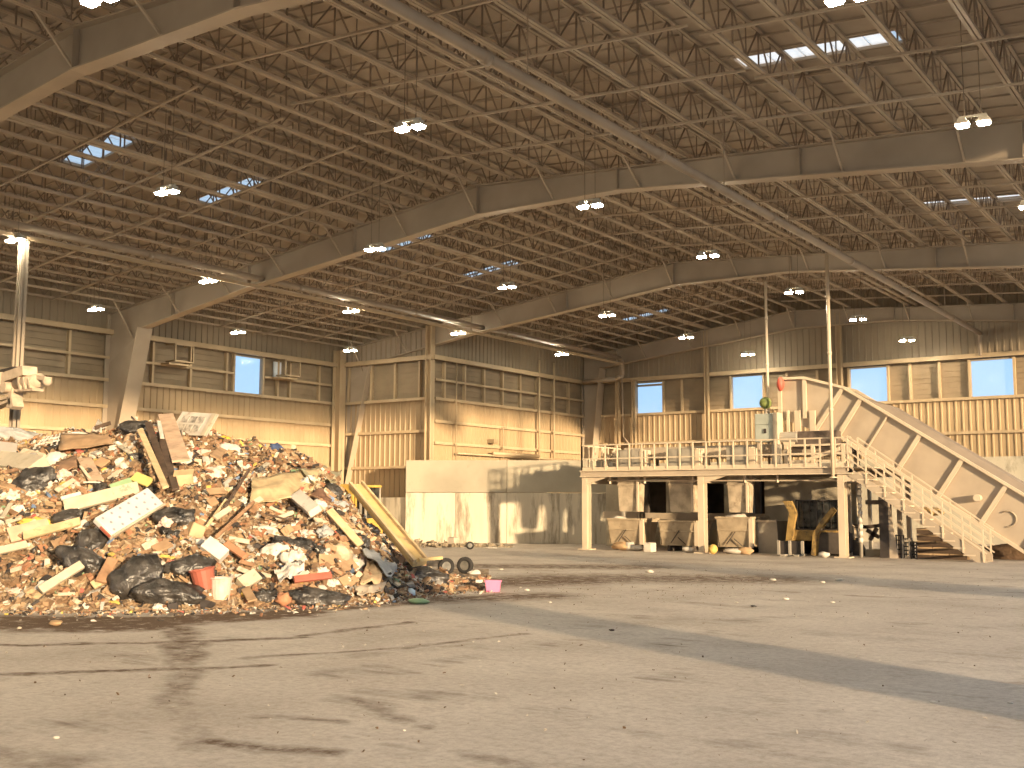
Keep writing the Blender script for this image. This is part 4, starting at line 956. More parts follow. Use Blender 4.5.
# stacked pallet boards under the stairs
BRD = mat('old_boards', (.42, .29, .17), .8, .2, 3, stretch=(.3, 1, 1)); BRD2 = mat('board_gap_shade', (.09, .06, .04), .9, .1)
y = 37.0; xa = at(917, 550, 1, y).x; xb = at(966, 550, 1, y).x
layers = 7
for k in range(layers):
    z = k*.2; xe = xb-.32*max(0, k-1)
    if xe-xa < .4: break
    r = root('timber_pallet', ((xa+xe)/2, y, z), ['lowest timber pallet of the stack under the stairs', 'second timber pallet from the floor under the stairs', 'third timber pallet from the floor under the stairs', 'fourth timber pallet from the floor under the stairs', 'third timber pallet from the top under the stairs', 'second timber pallet from the top under the stairs', 'topmost timber pallet of the stack under the stairs'][k], 'pallet', 'pallets stacked under the stairs')
    n = max(1, int((xe-xa)/.45))
    for i in range(n):
        a = xa+(xe-xa)*i/n; b = xa+(xe-xa)*(i+1)/n-.02
        MB().box((a, y, z+.13), (b, y+.55, z+.185)).build('board', BRD, r)
    for yy in (y+.02, y+.42): MB().box((xa, yy, z+.0), (xe, yy+.1, z+.13)).build('bearer', BRD2 if yy < y+.1 else BRD, r)  # front bearer coloured dark to paint the shade in the gap between boards
# tan tarp lump on top
mb = MB(); crumple(mb, (at(922, 520, 1, y).x, y+.3, 1.52), .45, 4.4, (1.5, .8, .35), 14, 9, .25)
tag(mb.build('tarp', mat('tan_tarp', (.50, .36, .18), .8, .12, 3), origin='base', smooth=True), 'tan tarp bundle on top of the pallet stack', 'tarp')
# dirt heap at the conveyor foot
mb = MB(); q = gnd(1012, 560); crumple(mb, (q.x+.5, q.y+.9, 0), 1.0, 8.1, (1.9, .8, .55), 18, 10, .3)
tag(mb.build('dirt_heap', mat('brown_dirt', (.22, .14, .085), .95, .25, 4, bump=.5, bscale=12), origin='base', smooth=True), 'small brown dirt heap at the foot of the conveyor', 'dirt')

# ================================================================ the rubbish heap
HC = [  # pixel column: foot row, crest row, metres from foot to crest (metres along the ground)
    (-140, 606, 440, 9.0), (-60, 608, 437, 9.0), (0, 610, 436, 9.0), (40, 611, 434, 9.0), (90, 612, 438, 9.0), (130, 611, 432, 9.0), (165, 611, 431, 8.8), (200, 610, 440, 8.4), (240, 608, 449, 7.8),
    (285, 607, 456, 7.0), (320, 606, 468, 6.0), (342, 604, 499, 4.8), (372, 602, 538, 3.4), (400, 599, 560, 2.6), (430, 594, 577, 1.8), (465, 591, 586, 1.0), (490, 590, 589.5, .6)]
HCW = []
for px, pf, pc, dd in HC:
    g = gnd(px, pf); rf = g.xy.length; th = math.atan2(-g.x, g.y); rc = rf+dd
    d = ray(px, pc); hr = d.xy.length; zc = CAMH+d.z/hr*rc
    HCW.append((th, rf, rc, max(zc, .02)))
HCW.sort()
def hcol(th):
    if th <= HCW[0][0]: return HCW[0]
    if th >= HCW[-1][0]: return HCW[-1]
    for a, b in zip(HCW, HCW[1:]):
        if a[0] <= th <= b[0]:
            t = (th-a[0])/(b[0]-a[0]); t = t*t*(3-2*t)*.5+t*.5
            return tuple(a[i]+(b[i]-a[i])*t for i in range(4))
def hbase(x, y):
    th = math.atan2(-x, y); r = math.hypot(x, y); _, rf, rc, zc = hcol(th)
    # fade at both ends of the heap
    e0 = min(1, max(0, (th-HCW[0][0])/.01)); e1 = min(1, max(0, (HCW[-1][0]+.12-th)/.12))
    if r < rf: return -.05
    if r <= rc:
        t = (r-rf)/(rc-rf); return zc*e0*(.30*t+.70*(1-(1-t)**1.7))
    t = min(1, (r-rc)/6.5); return zc*e0*(1-t*t*(3-2*t))
def hz(x, y):
    b = hbase(x, y)
    if b <= 0: return -.05
    k = min(1, b/.5)
    n = .42*noise.noise(Vector((x*.55, y*.55, 1.3)))+.26*noise.noise(Vector((x*1.5, y*1.5, 5.1)))+.16*noise.noise(Vector((x*3.6, y*3.6, 2.2)))
    return b+k*n*.8
def hit(px, py, miss=False):
    d = ray(px, py).normalized(); t = 8.0
    while t < 45:
        p = CAMPOS+d*t
        if p.z <= max(0, hz(p.x, p.y)): return p
        t += .04
    return None if miss else CAMPOS+d*28
def hnorm(p, e=.35):
    gx = (hz(p.x+e, p.y)-hz(p.x-e, p.y))/(2*e); gy = (hz(p.x, p.y+e)-hz(p.x, p.y-e))/(2*e)
    return Vector((-gx, -gy, 1)).normalized()

# mound surface
mv = []; mf = []
NA, NR = 200, 110
tha, thb = HCW[0][0]-.004, HCW[-1][0]+.004
for i in range(NA+1):
    th = tha+(thb-tha)*i/NA; _, rf, rc, zc = hcol(th); r0 = rf-.05; r1 = rc+6.4
    for k in range(NR+1):
        r = r0+(r1-r0)*k/NR; x, y = -math.sin(th)*r, math.cos(th)*r
        z = hz(x, y) if hbase(x, y) > 0 else -.02
        if hbase(x, y) > .12: z += .10*noise.noise(Vector((x*9, y*9, z*9)))
        mv.append((x, y, max(z, -.02)))
for i in range(NA):
    for k in range(NR):
        a = i*(NR+1)+k; mf.append((a, a+1, a+NR+2, a+NR+1))
def rubbish_mat():
    m = bpy.data.materials.new('mixed_rubbish'); m.use_nodes = True; N = m.node_tree.nodes; L = m.node_tree.links
    b = N['Principled BSDF']; b.inputs['Roughness'].default_value = .9
    tc = N.new('ShaderNodeTexCoord')
    vo = N.new('ShaderNodeTexVoronoi'); vo.inputs['Scale'].default_value = 7; L.new(tc.outputs['Object'], vo.inputs['Vector'])
    sp = N.new('ShaderNodeSeparateColor'); L.new(vo.outputs['Color'], sp.inputs[0])
    cr = N.new('ShaderNodeValToRGB'); els = cr.color_ramp.elements; cr.color_ramp.interpolation = 'CONSTANT'
    cols = [(.10, .065, .04), (.22, .14, .08), (.34, .22, .12), (.28, .19, .11), (.42, .30, .17), (.16, .11, .07), (.50, .40, .27), (.33, .2, .12), (.6, .52, .4)]
    els[0].position = 0; els[0].color = (*cols[0], 1); els[1].position = .94; els[1].color = (*cols[-1], 1)
    for i, c in enumerate(cols[1:-1]): e = els.new((i+1)*.125); e.color = (*c, 1)
    L.new(sp.outputs[0], cr.inputs[0])
    nz = N.new('ShaderNodeTexNoise'); nz.inputs['Scale'].default_value = .9; nz.inputs['Detail'].default_value = 4; L.new(tc.outputs['Object'], nz.inputs['Vector'])
    mx = N.new('ShaderNodeMix'); mx.data_type = 'RGBA'; mx.blend_type = 'MIX'; L.new(nz.outputs['Fac'], mx.inputs['Factor']); L.new(cr.outputs[0], mx.inputs['A']); mx.inputs['B'].default_value = (.27, .185, .11, 1)
    L.new(mx.outputs['Result'], b.inputs['Base Color'])
    bp = N.new('ShaderNodeBump'); bp.inputs['Strength'].default_value = .8; bp.inputs['Distance'].default_value = .06
    v2 = N.new('ShaderNodeTexVoronoi'); v2.inputs['Scale'].default_value = 11; L.new(tc.outputs['Object'], v2.inputs['Vector']); L.new(v2.outputs['Distance'], bp.inputs['Height']); L.new(bp.outputs[0], b.inputs['Normal'])
    return m
hm = MB(); hm.add(mv, mf); HEAP = hm.build('rubbish_heap', rubbish_mat(), origin='base')
tag(HEAP, 'huge heap of mixed loose rubbish filling the left of the hall', 'heap', kind='stuff')

# loose scraps: thousands of small bent flakes and lumps, one part per colour
SCR = [('paper', (.66, .60, .50)), ('cardboard', (.38, .25, .145)), ('dark', (.06, .05, .045)), ('wood', (.44, .31, .18)), ('brown', (.25, .155, .09)), ('cream', (.56, .46, .32)), ('grey', (.40, .37, .33)),
       ('rust', (.36, .18, .10)), ('yellow', (.62, .46, .12)), ('blue', (.18, .25, .38)), ('red', (.50, .13, .10)), ('green', (.22, .32, .18))]
WT = [8, 12, 15, 11, 26, 6, 7, 9, 1.0, .8, 1.0, .5]  # dark share raised: shade of gaps between pieces put into scrap colour
mbs = {n: MB() for n, _ in SCR}
rs = random.Random(21)
def flake(mb, c, nrm, sz, rs):
    a = Vector((rs.uniform(-1, 1), rs.uniform(-1, 1), rs.uniform(-1, 1))); a = (a-nrm*a.dot(nrm)*rs.uniform(-.2, .9)).normalized(); b = nrm.cross(a)
    if b.length < .1: b = a.orthogonal()
    b.normalize(); n = a.cross(b)
    L = sz*rs.uniform(.6, 1.6); W = sz*rs.uniform(.25, .9); h = sz*rs.uniform(.05, .35); bend = sz*rs.uniform(-.3, .3)
    vs = []
    for u, v, w in ((-1, -1, 0), (0, -1, 1), (1, -1, 0), (-1, 1, 0), (0, 1, 1), (1, 1, 0)):
        p = c+a*(u*L/2*rs.uniform(.75, 1.1))+b*(v*W/2*rs.uniform(.6, 1.1))+n*(bend*w); vs.append(p)
    vs += [p-n*h for p in vs]
    mb.add(vs, [(0, 1, 4, 3), (1, 2, 5, 4), (9, 10, 7, 6), (10, 11, 8, 7), (0, 6, 7, 1), (1, 7, 8, 2), (2, 8, 11, 5), (5, 11, 10, 4), (4, 10, 9, 3), (3, 9, 6, 0)])
names = [n for n, _ in SCR]
for i in range(26000):
    th = tha+(thb-tha)*rs.random()**1.05; _, rf, rc, zc = hcol(th); u = rs.random(); r = rf-.1+(rc-rf+1.8)*u**.85
    x, y = -math.sin(th)*r, math.cos(th)*r
    if hbase(x, y) <= .0: continue
    z = hz(x, y); p = Vector((x, y, max(z, 0)+rs.uniform(-.01, .06))); nm = rs.choices(names, WT)[0]
    q = noise.noise(Vector((x*.5, y*.5, 9)))
    if q > .12 and nm in ('paper', 'cream', 'grey') and rs.random() < .6: nm = rs.choice(('brown', 'wood', 'cardboard'))
    flake(mbs[nm], p, hnorm(p, .2), rs.choice((.05, .06, .08, .1, .12, .15, .2)), rs)
# crumbs on the floor along the foot
for i in range(1500):
    th = tha+(thb-tha)*rs.random(); _, rf, rc, zc = hcol(th); r = rf+.15-abs(rs.gauss(0, .5))
    x, y = -math.sin(th)*r, math.cos(th)*r; flake(mbs[rs.choices(names, WT)[0]], Vector((x, y, .015)), Vector((0, 0, 1)), rs.choice((.03, .04, .06, .1)), rs)
for n, c in SCR:
    o = mbs[n].build(n+'_scraps', mat('scrap_'+n, c, .75, .16, 5), HEAP); o['kind'] = 'stuff'

# ---------------------------------------------------------------- recognisable pieces on the heap
BLK = mat('black_bag_plastic', (.055, .048, .042), .32, .4, 5, bump=1.0, bscale=7, spec=.6)
WBAG = mat('white_bag_plastic', (.62, .57, .50), .45, .08, 4, bump=.6, bscale=9)
GBAG = mat('grey_bag_plastic', (.36, .36, .35), .5, .12, 4, bump=.6, bscale=9)
PKB = mat('pinkish_bag_plastic', (.68, .50, .42), .5, .1, 4, bump=.5, bscale=9)
BLU = mat('blue_sheet', (.08, .12, .24), .6, .2, 4, bump=.5, bscale=8)
WOOD = mat('fresh_wood', (.60, .45, .26), .7, .12, 3, stretch=(.25, 2, 2), dirt=((.30, .21, .13), 3.2, .56)); WOOD2 = mat('brown_wood', (.36, .21, .12), .7, .18, 3, stretch=(.3, 2, 2)); WOOD3 = mat('pinkish_board', (.56, .39, .27), .7, .12, 3, dirt=((.30, .21, .13), 3.2, .56))
CREAMB = mat('cream_board', (.52, .45, .34), .7, .08, 3, dirt=((.30, .21, .13), 3.2, .56)); WHITEB = mat('white_board', (.62, .57, .50), .6, .07, 3, dirt=((.30, .21, .13), 3.2, .56)); DKW = mat('dark_wood', (.10, .065, .045), .7, .2, 4)
CARD = mat('cardboard_brown', (.40, .26, .15), .85, .12, 4); CARD2 = mat('cardboard_light', (.52, .37, .22), .85, .12, 4)
YELL = mat('yellow_plastic', (.60, .50, .17), .5, .08, 3); GREE = mat('green_plastic', (.27, .40, .22), .5, .08, 3); REDP = mat('red_plastic', (.40, .12, .08), .45, .1, 3); ORP = mat('orange_plastic', (.48, .23, .13), .5, .1, 3)
PINK = mat('pink_plastic', (.80, .22, .38), .45, .05, 3); LBL = mat('pale_blue_plastic', (.55, .66, .72), .5, .06, 3)

def place(mb, name, m, lab, cat, smooth=False, bevel=0, group=None):
    o = mb.build(name, m, origin='base', smooth=smooth, bevel=bevel); return tag(o, lab, cat, group)
def view_axes(p):
    n = hnorm(p); return n
def plank(name, m, p, q, wpx, th, lab, cat='board', lift=.06, face=.5, ends=None, build=True, warp=0):
    """a board lying on the heap from pixel p to pixel q, wpx pixels wide"""
    a = hit(*p); b = hit(*q); a = a+hnorm(a)*lift; b = b+hnorm(b)*lift
    dd = (b-a).normalized(); mid = (a+b)/2
    up = (hnorm(mid)*(1-face)+(CAMPOS-mid).normalized()*face); up = (up-dd*up.dot(dd)).normalized(); sd = dd.cross(up)
    w_ = wpx*depth(mid)/FPX
    mb = MB(); n = 4; vs = []
    for i in range(n+1):
        t = i/n; c = a.lerp(b, t)+up*(warp*math.sin(math.pi*t))
        for s, h in ((-1, 0), (1, 0), (1, -1), (-1, -1)): vs.append(c+sd*(s*w_/2)+up*(h*th))
    fs = [(0, 3, 2, 1), (4*n, 4*n+1, 4*n+2, 4*n+3)]
    for i in range(n):
        for k in range(4): fs.append((4*i+k, 4*i+(k+1) % 4, 4*(i+1)+(k+1) % 4, 4*(i+1)+k))
    mb.add(vs, fs)
    return place(mb, name, m, lab, cat, bevel=.008) if build else (mb, a, b, dd, up, sd, w_)
def bag(m, c, wpx, hpx, lab, rot=0, cat='bag', name='rubbish_bag', knot=True, thick=.7, seed=None, lift=.0, amp=.3, group=None):
    """a filled bag centred at pixel c, wpx by hpx pixels, its long axis turned by rot degrees in the picture"""
    p = hit(*c); k = depth(p)/FPX; n = hnorm(p); view = (CAMPOS-p).normalized(); f = (n*.35+view*.65).normalized()
    rt = (_r-f*_r.dot(f)).normalized(); up = f.cross(rt); ca, sa = math.cos(math.radians(rot)), math.sin(math.radians(rot))
    e1 = rt*ca+up*sa; e2 = up*ca-rt*sa
    big = 1.18 if m is BLK else 1.0; A, B = wpx*k/2*big, hpx*k/2*big; T = min(A, B)*thick; c0 = p+f*(T*(.5 if m is BLK else .35)+lift); sd = seed if seed is not None else c[0]*.37+c[1]
    mb = MB(); uvs(mb, (0, 0, 0), 1, 34, 22)
    out = []
    for v in mb.v:
        d = 1+amp*noise.noise(v*1.3+Vector((sd, 0, 0)))+amp*.55*noise.noise(v*3.1+Vector((0, sd, 0)))-amp*.55*abs(noise.noise(v*Vector((3.2, 1, 1)).x*1.4+Vector((0, v.y*3, sd))))+amp*.45*(abs(noise.noise(v*6+Vector((0, 0, sd))))-.2)
        if knot and v.x > .72: d *= 1-.4*(v.x-.72)/.28; d += .12
        out.append(c0+e1*(v.x*A*d)+e2*(v.y*B*d)+f*(v.z*T*d))
    mb.v = out
    zmin = min(v.z for v in mb.v)
    if zmin < .0: mb.v = [Vector((v.x, v.y, max(v.z, .005))) for v in mb.v]
    return place(mb, name, m, lab, cat, smooth=True, group=group)
def bent_sheet(name, m, corners, lab, cat, th=.012, lift=.08, amp=.06, seed=0, n=8):
    """a crumpled sheet spanned by four pixels"""
    P = [hit(*c) for c in corners]; P = [q+hnorm(q)*lift for q in P]
    nn = (P[1]-P[0]).cross(P[3]-P[0]).normalized()
    if nn.dot(CAMPOS-P[0]) < 0: nn = -nn
    mb = MB(); top = []; bot = []
    for i in range(n+1):
        for j in range(n+1):
            u, v = i/n, j/n; q = P[0]*(1-u)*(1-v)+P[1]*u*(1-v)+P[2]*u*v+P[3]*(1-u)*v
            q = q+nn*(amp*noise.noise(Vector((u*3+seed, v*3, 1)))*1.5); q.z = max(q.z, .03); top.append(q); bot.append(q-nn*th)
    N_ = (n+1)**2; fs = []
    for i in range(n):
        for j in range(n):
            a = i*(n+1)+j; fs.append((a, a+n+1, a+n+2, a+1)); fs.append((a+1+N_, a+n+2+N_, a+n+1+N_, a+N_))
    ring = [j for j in range(n+1)]+[(i*(n+1)+n) for i in range(1, n+1)]+[n*(n+1)+j for j in range(n-1, -1, -1)]+[i*(n+1) for i in range(n-1, 0, -1)]
    for a, b in zip(ring, ring[1:]+ring[:1]): fs.append((a, b, b+N_, a+N_))
    mb.add(top+bot, fs); return place(mb, name, m, lab, cat, smooth=True)
def junk_box(m, c, wpx, hpx, lab, rot=0, name='cardboard_box', cat='box', dpx=None, open_=True, lift=.05, yaw=20):
    p = hit(*c); k = depth(p)/FPX; w_, h_ = wpx*k, hpx*k; d_ = (dpx or min(wpx, hpx))*k
    view = (CAMPOS-p).normalized(); f = Vector((view.x, view.y, 0)).normalized(); f = Matrix.Rotation(math.radians(yaw), 3, 'Z') @ f
    rt = Vector((-f.y, f.x, 0)); up = Vector((0, 0, 1)); M = Matrix.Rotation(math.radians(-rot), 3, f)
    rt = M @ rt; up = M @ up
    c0 = p+f*(d_*.1)+hnorm(p)*lift
    def L(x, y, z): return c0+rt*x+f*y+up*z
    r = root(name, c0-up*h_/2, lab, cat); t = .015
    def panel(x0, x1, y0, y1, z0, z1, nm):
        mb = MB(); mb.hexa([L(x0, y0, z0), L(x1, y0, z0), L(x1, y1, z0), L(x0, y1, z0), L(x0, y0, z1), L(x1, y0, z1), L(x1, y1, z1), L(x0, y1, z1)]); mb.build(nm, m, r)
    X, Yd, Z = w_/2, d_/2, h_/2
    panel(-X, X, Yd-t, Yd, -Z, Z, 'side'); panel(-X, X, -Yd, -Yd+t, -Z, Z, 'side'); panel(-X, -X+t, -Yd, Yd, -Z, Z, 'side'); panel(X-t, X, -Yd, Yd, -Z, Z, 'side'); panel(-X, X, -Yd, Yd, -Z, -Z+t, 'bottom')
    if open_:
        mb = MB(); mb.hexa([L(-X, Yd, Z-.01), L(X, Yd, Z-.01), L(X, Yd-t, Z), L(-X, Yd-t, Z), L(-X, Yd+.18*w_, Z+.22*w_), L(X, Yd+.18*w_, Z+.22*w_), L(X, Yd+.17*w_, Z+.24*w_), L(-X, Yd+.17*w_, Z+.24*w_)]); mb.build('flap', m, r)
    else: panel(-X, X, -Yd, Yd, Z-t, Z, 'lid')
    return r
def bucket(m, c, wpx, hpx, lab, rot=0, name='bucket', lift=.0, handle=True):
    p = hit(*c); k = depth(p)/FPX; R_ = wpx*k/2; h_ = hpx*k
    ax = Matrix.Rotation(math.radians(rot), 3, (CAMPOS-p).normalized()) @ Vector((0, 0, 1)); b0 = p-ax*h_*.45+hnorm(p)*(R_*.5+lift)
    r = root(name, b0, lab, name); n = 16
    a = ax.orthogonal().normalized(); b = ax.cross(a)
    def ring(z, rr): return [b0+ax*z+(a*math.cos(2*math.pi*i/n)+b*math.sin(2*math.pi*i/n))*rr for i in range(n)]
    vs = ring(0, R_*.8)+ring(h_, R_)+ring(h_, R_*.94)+ring(.03, R_*.74)
    fs = [tuple(reversed(range(n)))]+[(i, (i+1) % n, n+(i+1) % n, n+i) for i in range(n)]+[(n+i, n+(i+1) % n, 2*n+(i+1) % n, 2*n+i) for i in range(n)]+[(2*n+i, 2*n+(i+1) % n, 3*n+(i+1) % n, 3*n+i) for i in range(n)]+[tuple(3*n+i for i in range(n))]
    MB().add(vs, fs).build('shell', m, r, smooth=False)
    rim = MB(); rg = ring(h_, R_*1.03); [rim.tube(rg[i], rg[(i+1) % n], .015, 5) for i in range(n)]; rim.build('rim', m, r)
    return r

# back row of the heap
pn = root('window_sash', hit(190, 437), 'white framed sash panel leaning on top of the heap', 'panel')
A_ = [at(*q, 1, hit(190, 438).y) for q in ((177, 411), (213, 413.5), (205, 436), (168, 434))]
A_ = [q+Vector((0, .25*(q.z-A_[2].z), 0)) for q in A_]
def quadslab(par, c, th, nm, m):
    n = (c[1]-c[0]).cross(c[3]-c[0]).normalized()
    if n.dot(CAMPOS-c[0]) < 0: n = -n
    mb = MB(); mb.hexa([c[3]-n*th, c[2]-n*th, c[1]-n*th, c[0]-n*th, c[3], c[2], c[1], c[0]]); return mb.build(nm, m, par)
def inner(c, u0, u1, v0, v1):
    f = lambda u, v: c[0]*(1-u)*(1-v)+c[1]*u*(1-v)+c[2]*u*v+c[3]*(1-u)*v
    return [f(u0, v0), f(u1, v0), f(u1, v1), f(u0, v1)]
n_ = (A_[1]-A_[0]).cross(A_[3]-A_[0]).normalized(); n_ = n_ if n_.dot(CAMPOS-A_[0]) > 0 else -n_
quadslab(pn, A_, .05, 'panel', WHITEB)
for i in range(3):
    for j in range(2):
        c = [q+n_*.012 for q in inner(A_, .12+.22*i, .31+.22*i, .18+.36*j, .46+.36*j)]; quadslab(pn, c, .02, 'pane', mat('smudged_pane', (.50, .45, .38), .4, .3, 8))
quadslab(pn, [q+n_*.03 for q in inner(A_, .88, 1.0, 0, 1)], .06, 'side_rail', CREAMB)

plank('plank', WOOD3, (163, 428), (183, 476), 16, .05, 'wide pinkish board standing steeply near the top of the heap', lift=.35, face=.8)
plank('plank', DKW, (148, 434), (170, 490), 7, .05, 'black charred board left of the wide pinkish board', lift=.3, face=.7)
plank('plank', DKW, (157, 440), (178, 498), 7, .05, 'dark board wedged under the wide pinkish board', lift=.2, face=.7)
plank('plank', WOOD, (142, 444), (170, 503), 6, .05, 'thin light plank sloping down the upper heap', lift=.35, face=.7)
plank('plank', WHITEB, (155, 437), (162, 456), 4, .03, 'short white strip beside the charred board', lift=.45)
bag(BLK, (138, 430), 30, 15, 'torn black bag on the heap crest left of the standing boards', rot=8, seed=3)
bag(mat('brown_cushion', (.44, .30, .19), .8, .15, 4), (131, 441), 13, 15, 'small brown cushion below the torn black crest bag', name='cushion', cat='cushion', rot=60, knot=False, amp=.15)
junk_box(CARD2, (180, 487), 20, 20, 'brown cardboard box below the wide standing board', rot=-6)
bag(WBAG, (186, 460), 10, 19, 'upright white bag right of the standing boards', rot=-25, knot=False)
bag(WBAG, (231, 453), 27, 17, 'white and tan bag near the right shoulder of the heap', rot=-18)
bag(PKB, (213, 475), 20, 16, 'pinkish white bag on the middle right of the heap', rot=10)
bag(WBAG, (221, 472), 13, 12, 'round white bag touching the pinkish one', knot=False)
bag(BLU, (278, 451), 20, 12, 'dark blue sheet bundle on the right crest', rot=-35, name='sheet_bundle', cat='sheet')
bag(mat('yellow_flowers', (.66, .46, .06), .8, .15, 8), (225, 440), 11, 8, 'yellow fluffy clump on the crest right of the sash panel', name='foam_clump', cat='foam', knot=False, amp=.6)
bag(GBAG, (12, 436), 60, 16, 'grey green mound of matting at the far left crest', name='matting', cat='matting', knot=False, amp=.25, thick=1)
bag(WBAG, (79, 437), 21, 9, 'flat white bag on the left crest', knot=False)
bent_sheet('paper_sheet', WHITEB, [(98, 429), (110, 436), (104, 441), (93, 441)], 'folded white paper sheet on the crest left of the boards', 'paper', lift=.25)
bent_sheet('cardboard_sheet', CARD, [(63, 441), (112, 441), (116, 452), (62, 458)], 'wide brown cardboard sheet on the upper left of the heap', 'cardboard', lift=.2, amp=.05)
plank('plank', DKW, (96, 440), (118, 433), 4, .04, 'dark thin board on the crest beside the folded paper', lift=.3)
# gridded black crate
p0 = hit(49, 450); gc = root('grid_crate', p0, 'black fabric with a white grid on the upper left heap', 'crate')
G_ = [hit(*q)+Vector((0, 0, .12)) for q in ((44, 444), (66, 439), (66, 449), (31, 456))]
quadslab(gc, G_, .05, 'body', BLK)
for k in range(6):
    f = (k+.5)/6; a = G_[0].lerp(G_[1], f); b = G_[3].lerp(G_[2], f); MB().bar(a+Vector((0, -.02, .03)), b+Vector((0, -.02, .03)), .025).build('white_bar', WHITEB, gc)
for f in (.3, .65): a = G_[0].lerp(G_[3], f); b = G_[1].lerp(G_[2], f); MB().bar(a+Vector((0, -.02, .03)), b+Vector((0, -.02, .03)), .025).build('white_bar', WHITEB, gc)
bag(WBAG, (57, 461), 24, 17, 'smooth cream white bag under the gridded fabric', knot=False, amp=.15)
plank('plank', CREAMB, (22, 456), (42, 462), 7, .08, 'short cream board left of the smooth white bag', lift=.15)
bag(BLK, (37, 484), 38, 24, 'black bag on the left side of the heap', rot=20)
bag(WBAG, (43, 470), 14, 8, 'crumpled pale film above the left black bag', knot=False)
# sofa cushion at left edge
plank('sofa_cushion', CREAMB, (-6, 468), (36, 474), 22, .35, 'large cream sofa cushion at the left edge of the heap', 'cushion', lift=.25)
plank('plank', mat('slate_grey_board', (.33, .30, .27), .6, .1), (-8, 455), (18, 458), 12, .06, 'grey board above the cream cushion at the left edge', lift=.25)
bent_sheet('cardboard_sheet', WOOD2, [(58, 468), (80, 460), (76, 474), (56, 480)], 'dark brown curved cardboard beside the smooth white bag', 'cardboard', lift=.15)
plank('plank', WOOD3, (86, 464), (96, 487), 14, .05, 'pinkish square of board right of the left black bag', lift=.15)
plank('plank', WHITEB, (82, 490), (102, 491), 1.6, .02, 'thin pale green rod on the left of the heap', lift=.2)
plank('plastic_cover', GREE, (115, 496), (133, 489), 14, .05, 'green plastic cover on the middle of the heap', 'cover', lift=.15)
plank('plastic_sheet', YELL, (133, 484), (153, 491), 11, .05, 'yellow plastic panel right of the green cover', 'panel', lift=.2)
bag(BLK, (154, 493), 11, 20, 'small upright black bag right of the yellow panel', rot=70)
plank('mattress', CREAMB, (64, 515), (138, 497), 14, .07, 'long pale mattress slab across the middle left', 'mattress', lift=.2, face=.6)
plank('plank', WHITEB, (62, 512), (80, 507), 4, .05, 'short white strip at the end of the long pale slab', lift=.3)
# dotted mattress
mtr = root('dotted_mattress', hit(133, 540), 'white mattress with small dots lying tilted on the heap', 'mattress')
mb, a, b, dd, up, sd, w_ = plank('x', WHITEB, (106, 548), (157, 517), 25, .13, '', lift=.45, face=.7, build=False)
top = mat('mattress_top', (.60, .57, .53), .6, .04, 3); mb.build('body', top, mtr, bevel=.03)
DOT = mat('grey_dots', (.26, .26, .29), .6, .05)
for i in range(6):
    for j in range(3):
        c = a.lerp(b, (i+.5+(j % 2)*.3)/6.3)+sd*((j-1)*w_*.31); dm = MB(); dm.tube(c-up*.005, c+up*.006, .028, 8); dm.build('dot', DOT, mtr)
MB().bar(a+sd*w_/2-up*.065, b+sd*w_/2-up*.065, .11, .03, up=sd).build('side_band', CREAMB, mtr)
MB().bar(a-sd*w_*.1-up*.065, a+sd*w_*.45-up*.065, .04, .05, up=up).build('red_end_band', REDP, mtr)
MB().bar(a+sd*w_*.5, b+sd*w_*.5, .03, .03).build('piping', CREAMB, mtr)
bag(BLK, (176, 520), 36, 20, 'black bag in the middle right of the dotted mattress', rot=8)
bag(BLK, (72, 523), 38, 22, 'black bag draped over the pale boards on the left', rot=22)
bag(BLK, (92, 546), 26, 28, 'wrinkled black bag touching the dotted mattress', rot=-50)
bag(BLK, (82, 564), 46, 24, 'shiny black bag low on the left of the heap', rot=-22)
plank('plank', WOOD3, (9, 540), (50, 530), 17, .05, 'wide pinkish plywood board on the lower left', lift=.12)
plank('plank', WOOD, (24, 546), (85, 532), 9, .06, 'long pale timber plank on the lower left', lift=.25)
plank('plank', CREAMB, (-6, 558), (30, 550), 8, .06, 'pale plank at the left edge below the plywood', lift=.15)
bag(mat('yellow_foam', (.68, .47, .10), .85, .12, 8), (41, 524), 34, 10, 'yellow foam clump on the left of the heap', name='foam_clump', cat='foam', knot=False, amp=.6)
plank('plank', CREAMB, (43, 599), (84, 572), 9, .07, 'clean cream plank leaning at the lower left foot', lift=.2, face=.6)
plank('plank', WOOD2, (103, 590), (115, 567), 11, .05, 'dark brown board beside the big black bags', lift=.2)
plank('plank', WOOD, (94, 592), (106, 585), 9, .05, 'short orange wood block at the foot left of the black bags', lift=.15)
bag(BLK, (138, 582), 50, 40, 'large dusty black bag at the front foot', rot=25, amp=.25)
bag(BLK, (172, 596), 64, 25, 'long shiny black bag lying along the front foot', rot=-3, seed=11)
bag(BLK, (192, 570), 46, 21, 'black bag behind the red bucket', rot=10)
bucket(REDP, (203, 585), 24, 20, 'orange red bucket between the black bag and the pale tub', rot=12)
bucket(PKB, (219, 594), 22, 21, 'pale pinkish tub at the front foot beside the red bucket', name='tub')
bag(LBL, (192, 604), 14, 8, 'pale blue crumpled film at the foot before the red bucket', knot=False)
bag(WBAG, (160, 609), 16, 10, 'crumpled paper wad on the floor before the black bags', knot=False, amp=.5)
bag(WBAG, (135, 599), 10, 9, 'small colourful wad stuck in the large dusty bag', knot=False, amp=.5)
plank('foam_block', WHITEB, (203, 553), (220, 567), 15, .2, 'white foam block above the red bucket', 'foam', lift=.25, face=.6)
bag(WBAG, (203, 545), 18, 11, 'crumpled white bag just above the foam block', knot=False)
plank('cushion', CREAMB, (240, 590), (258, 580), 14, .15, 'pale seat cushion at the front right of the pale tub', 'cushion', lift=.15)
junk_box(CARD2, (194, 533), 15, 14, 'small tan box in the middle of the heap', rot=20, open_=False)
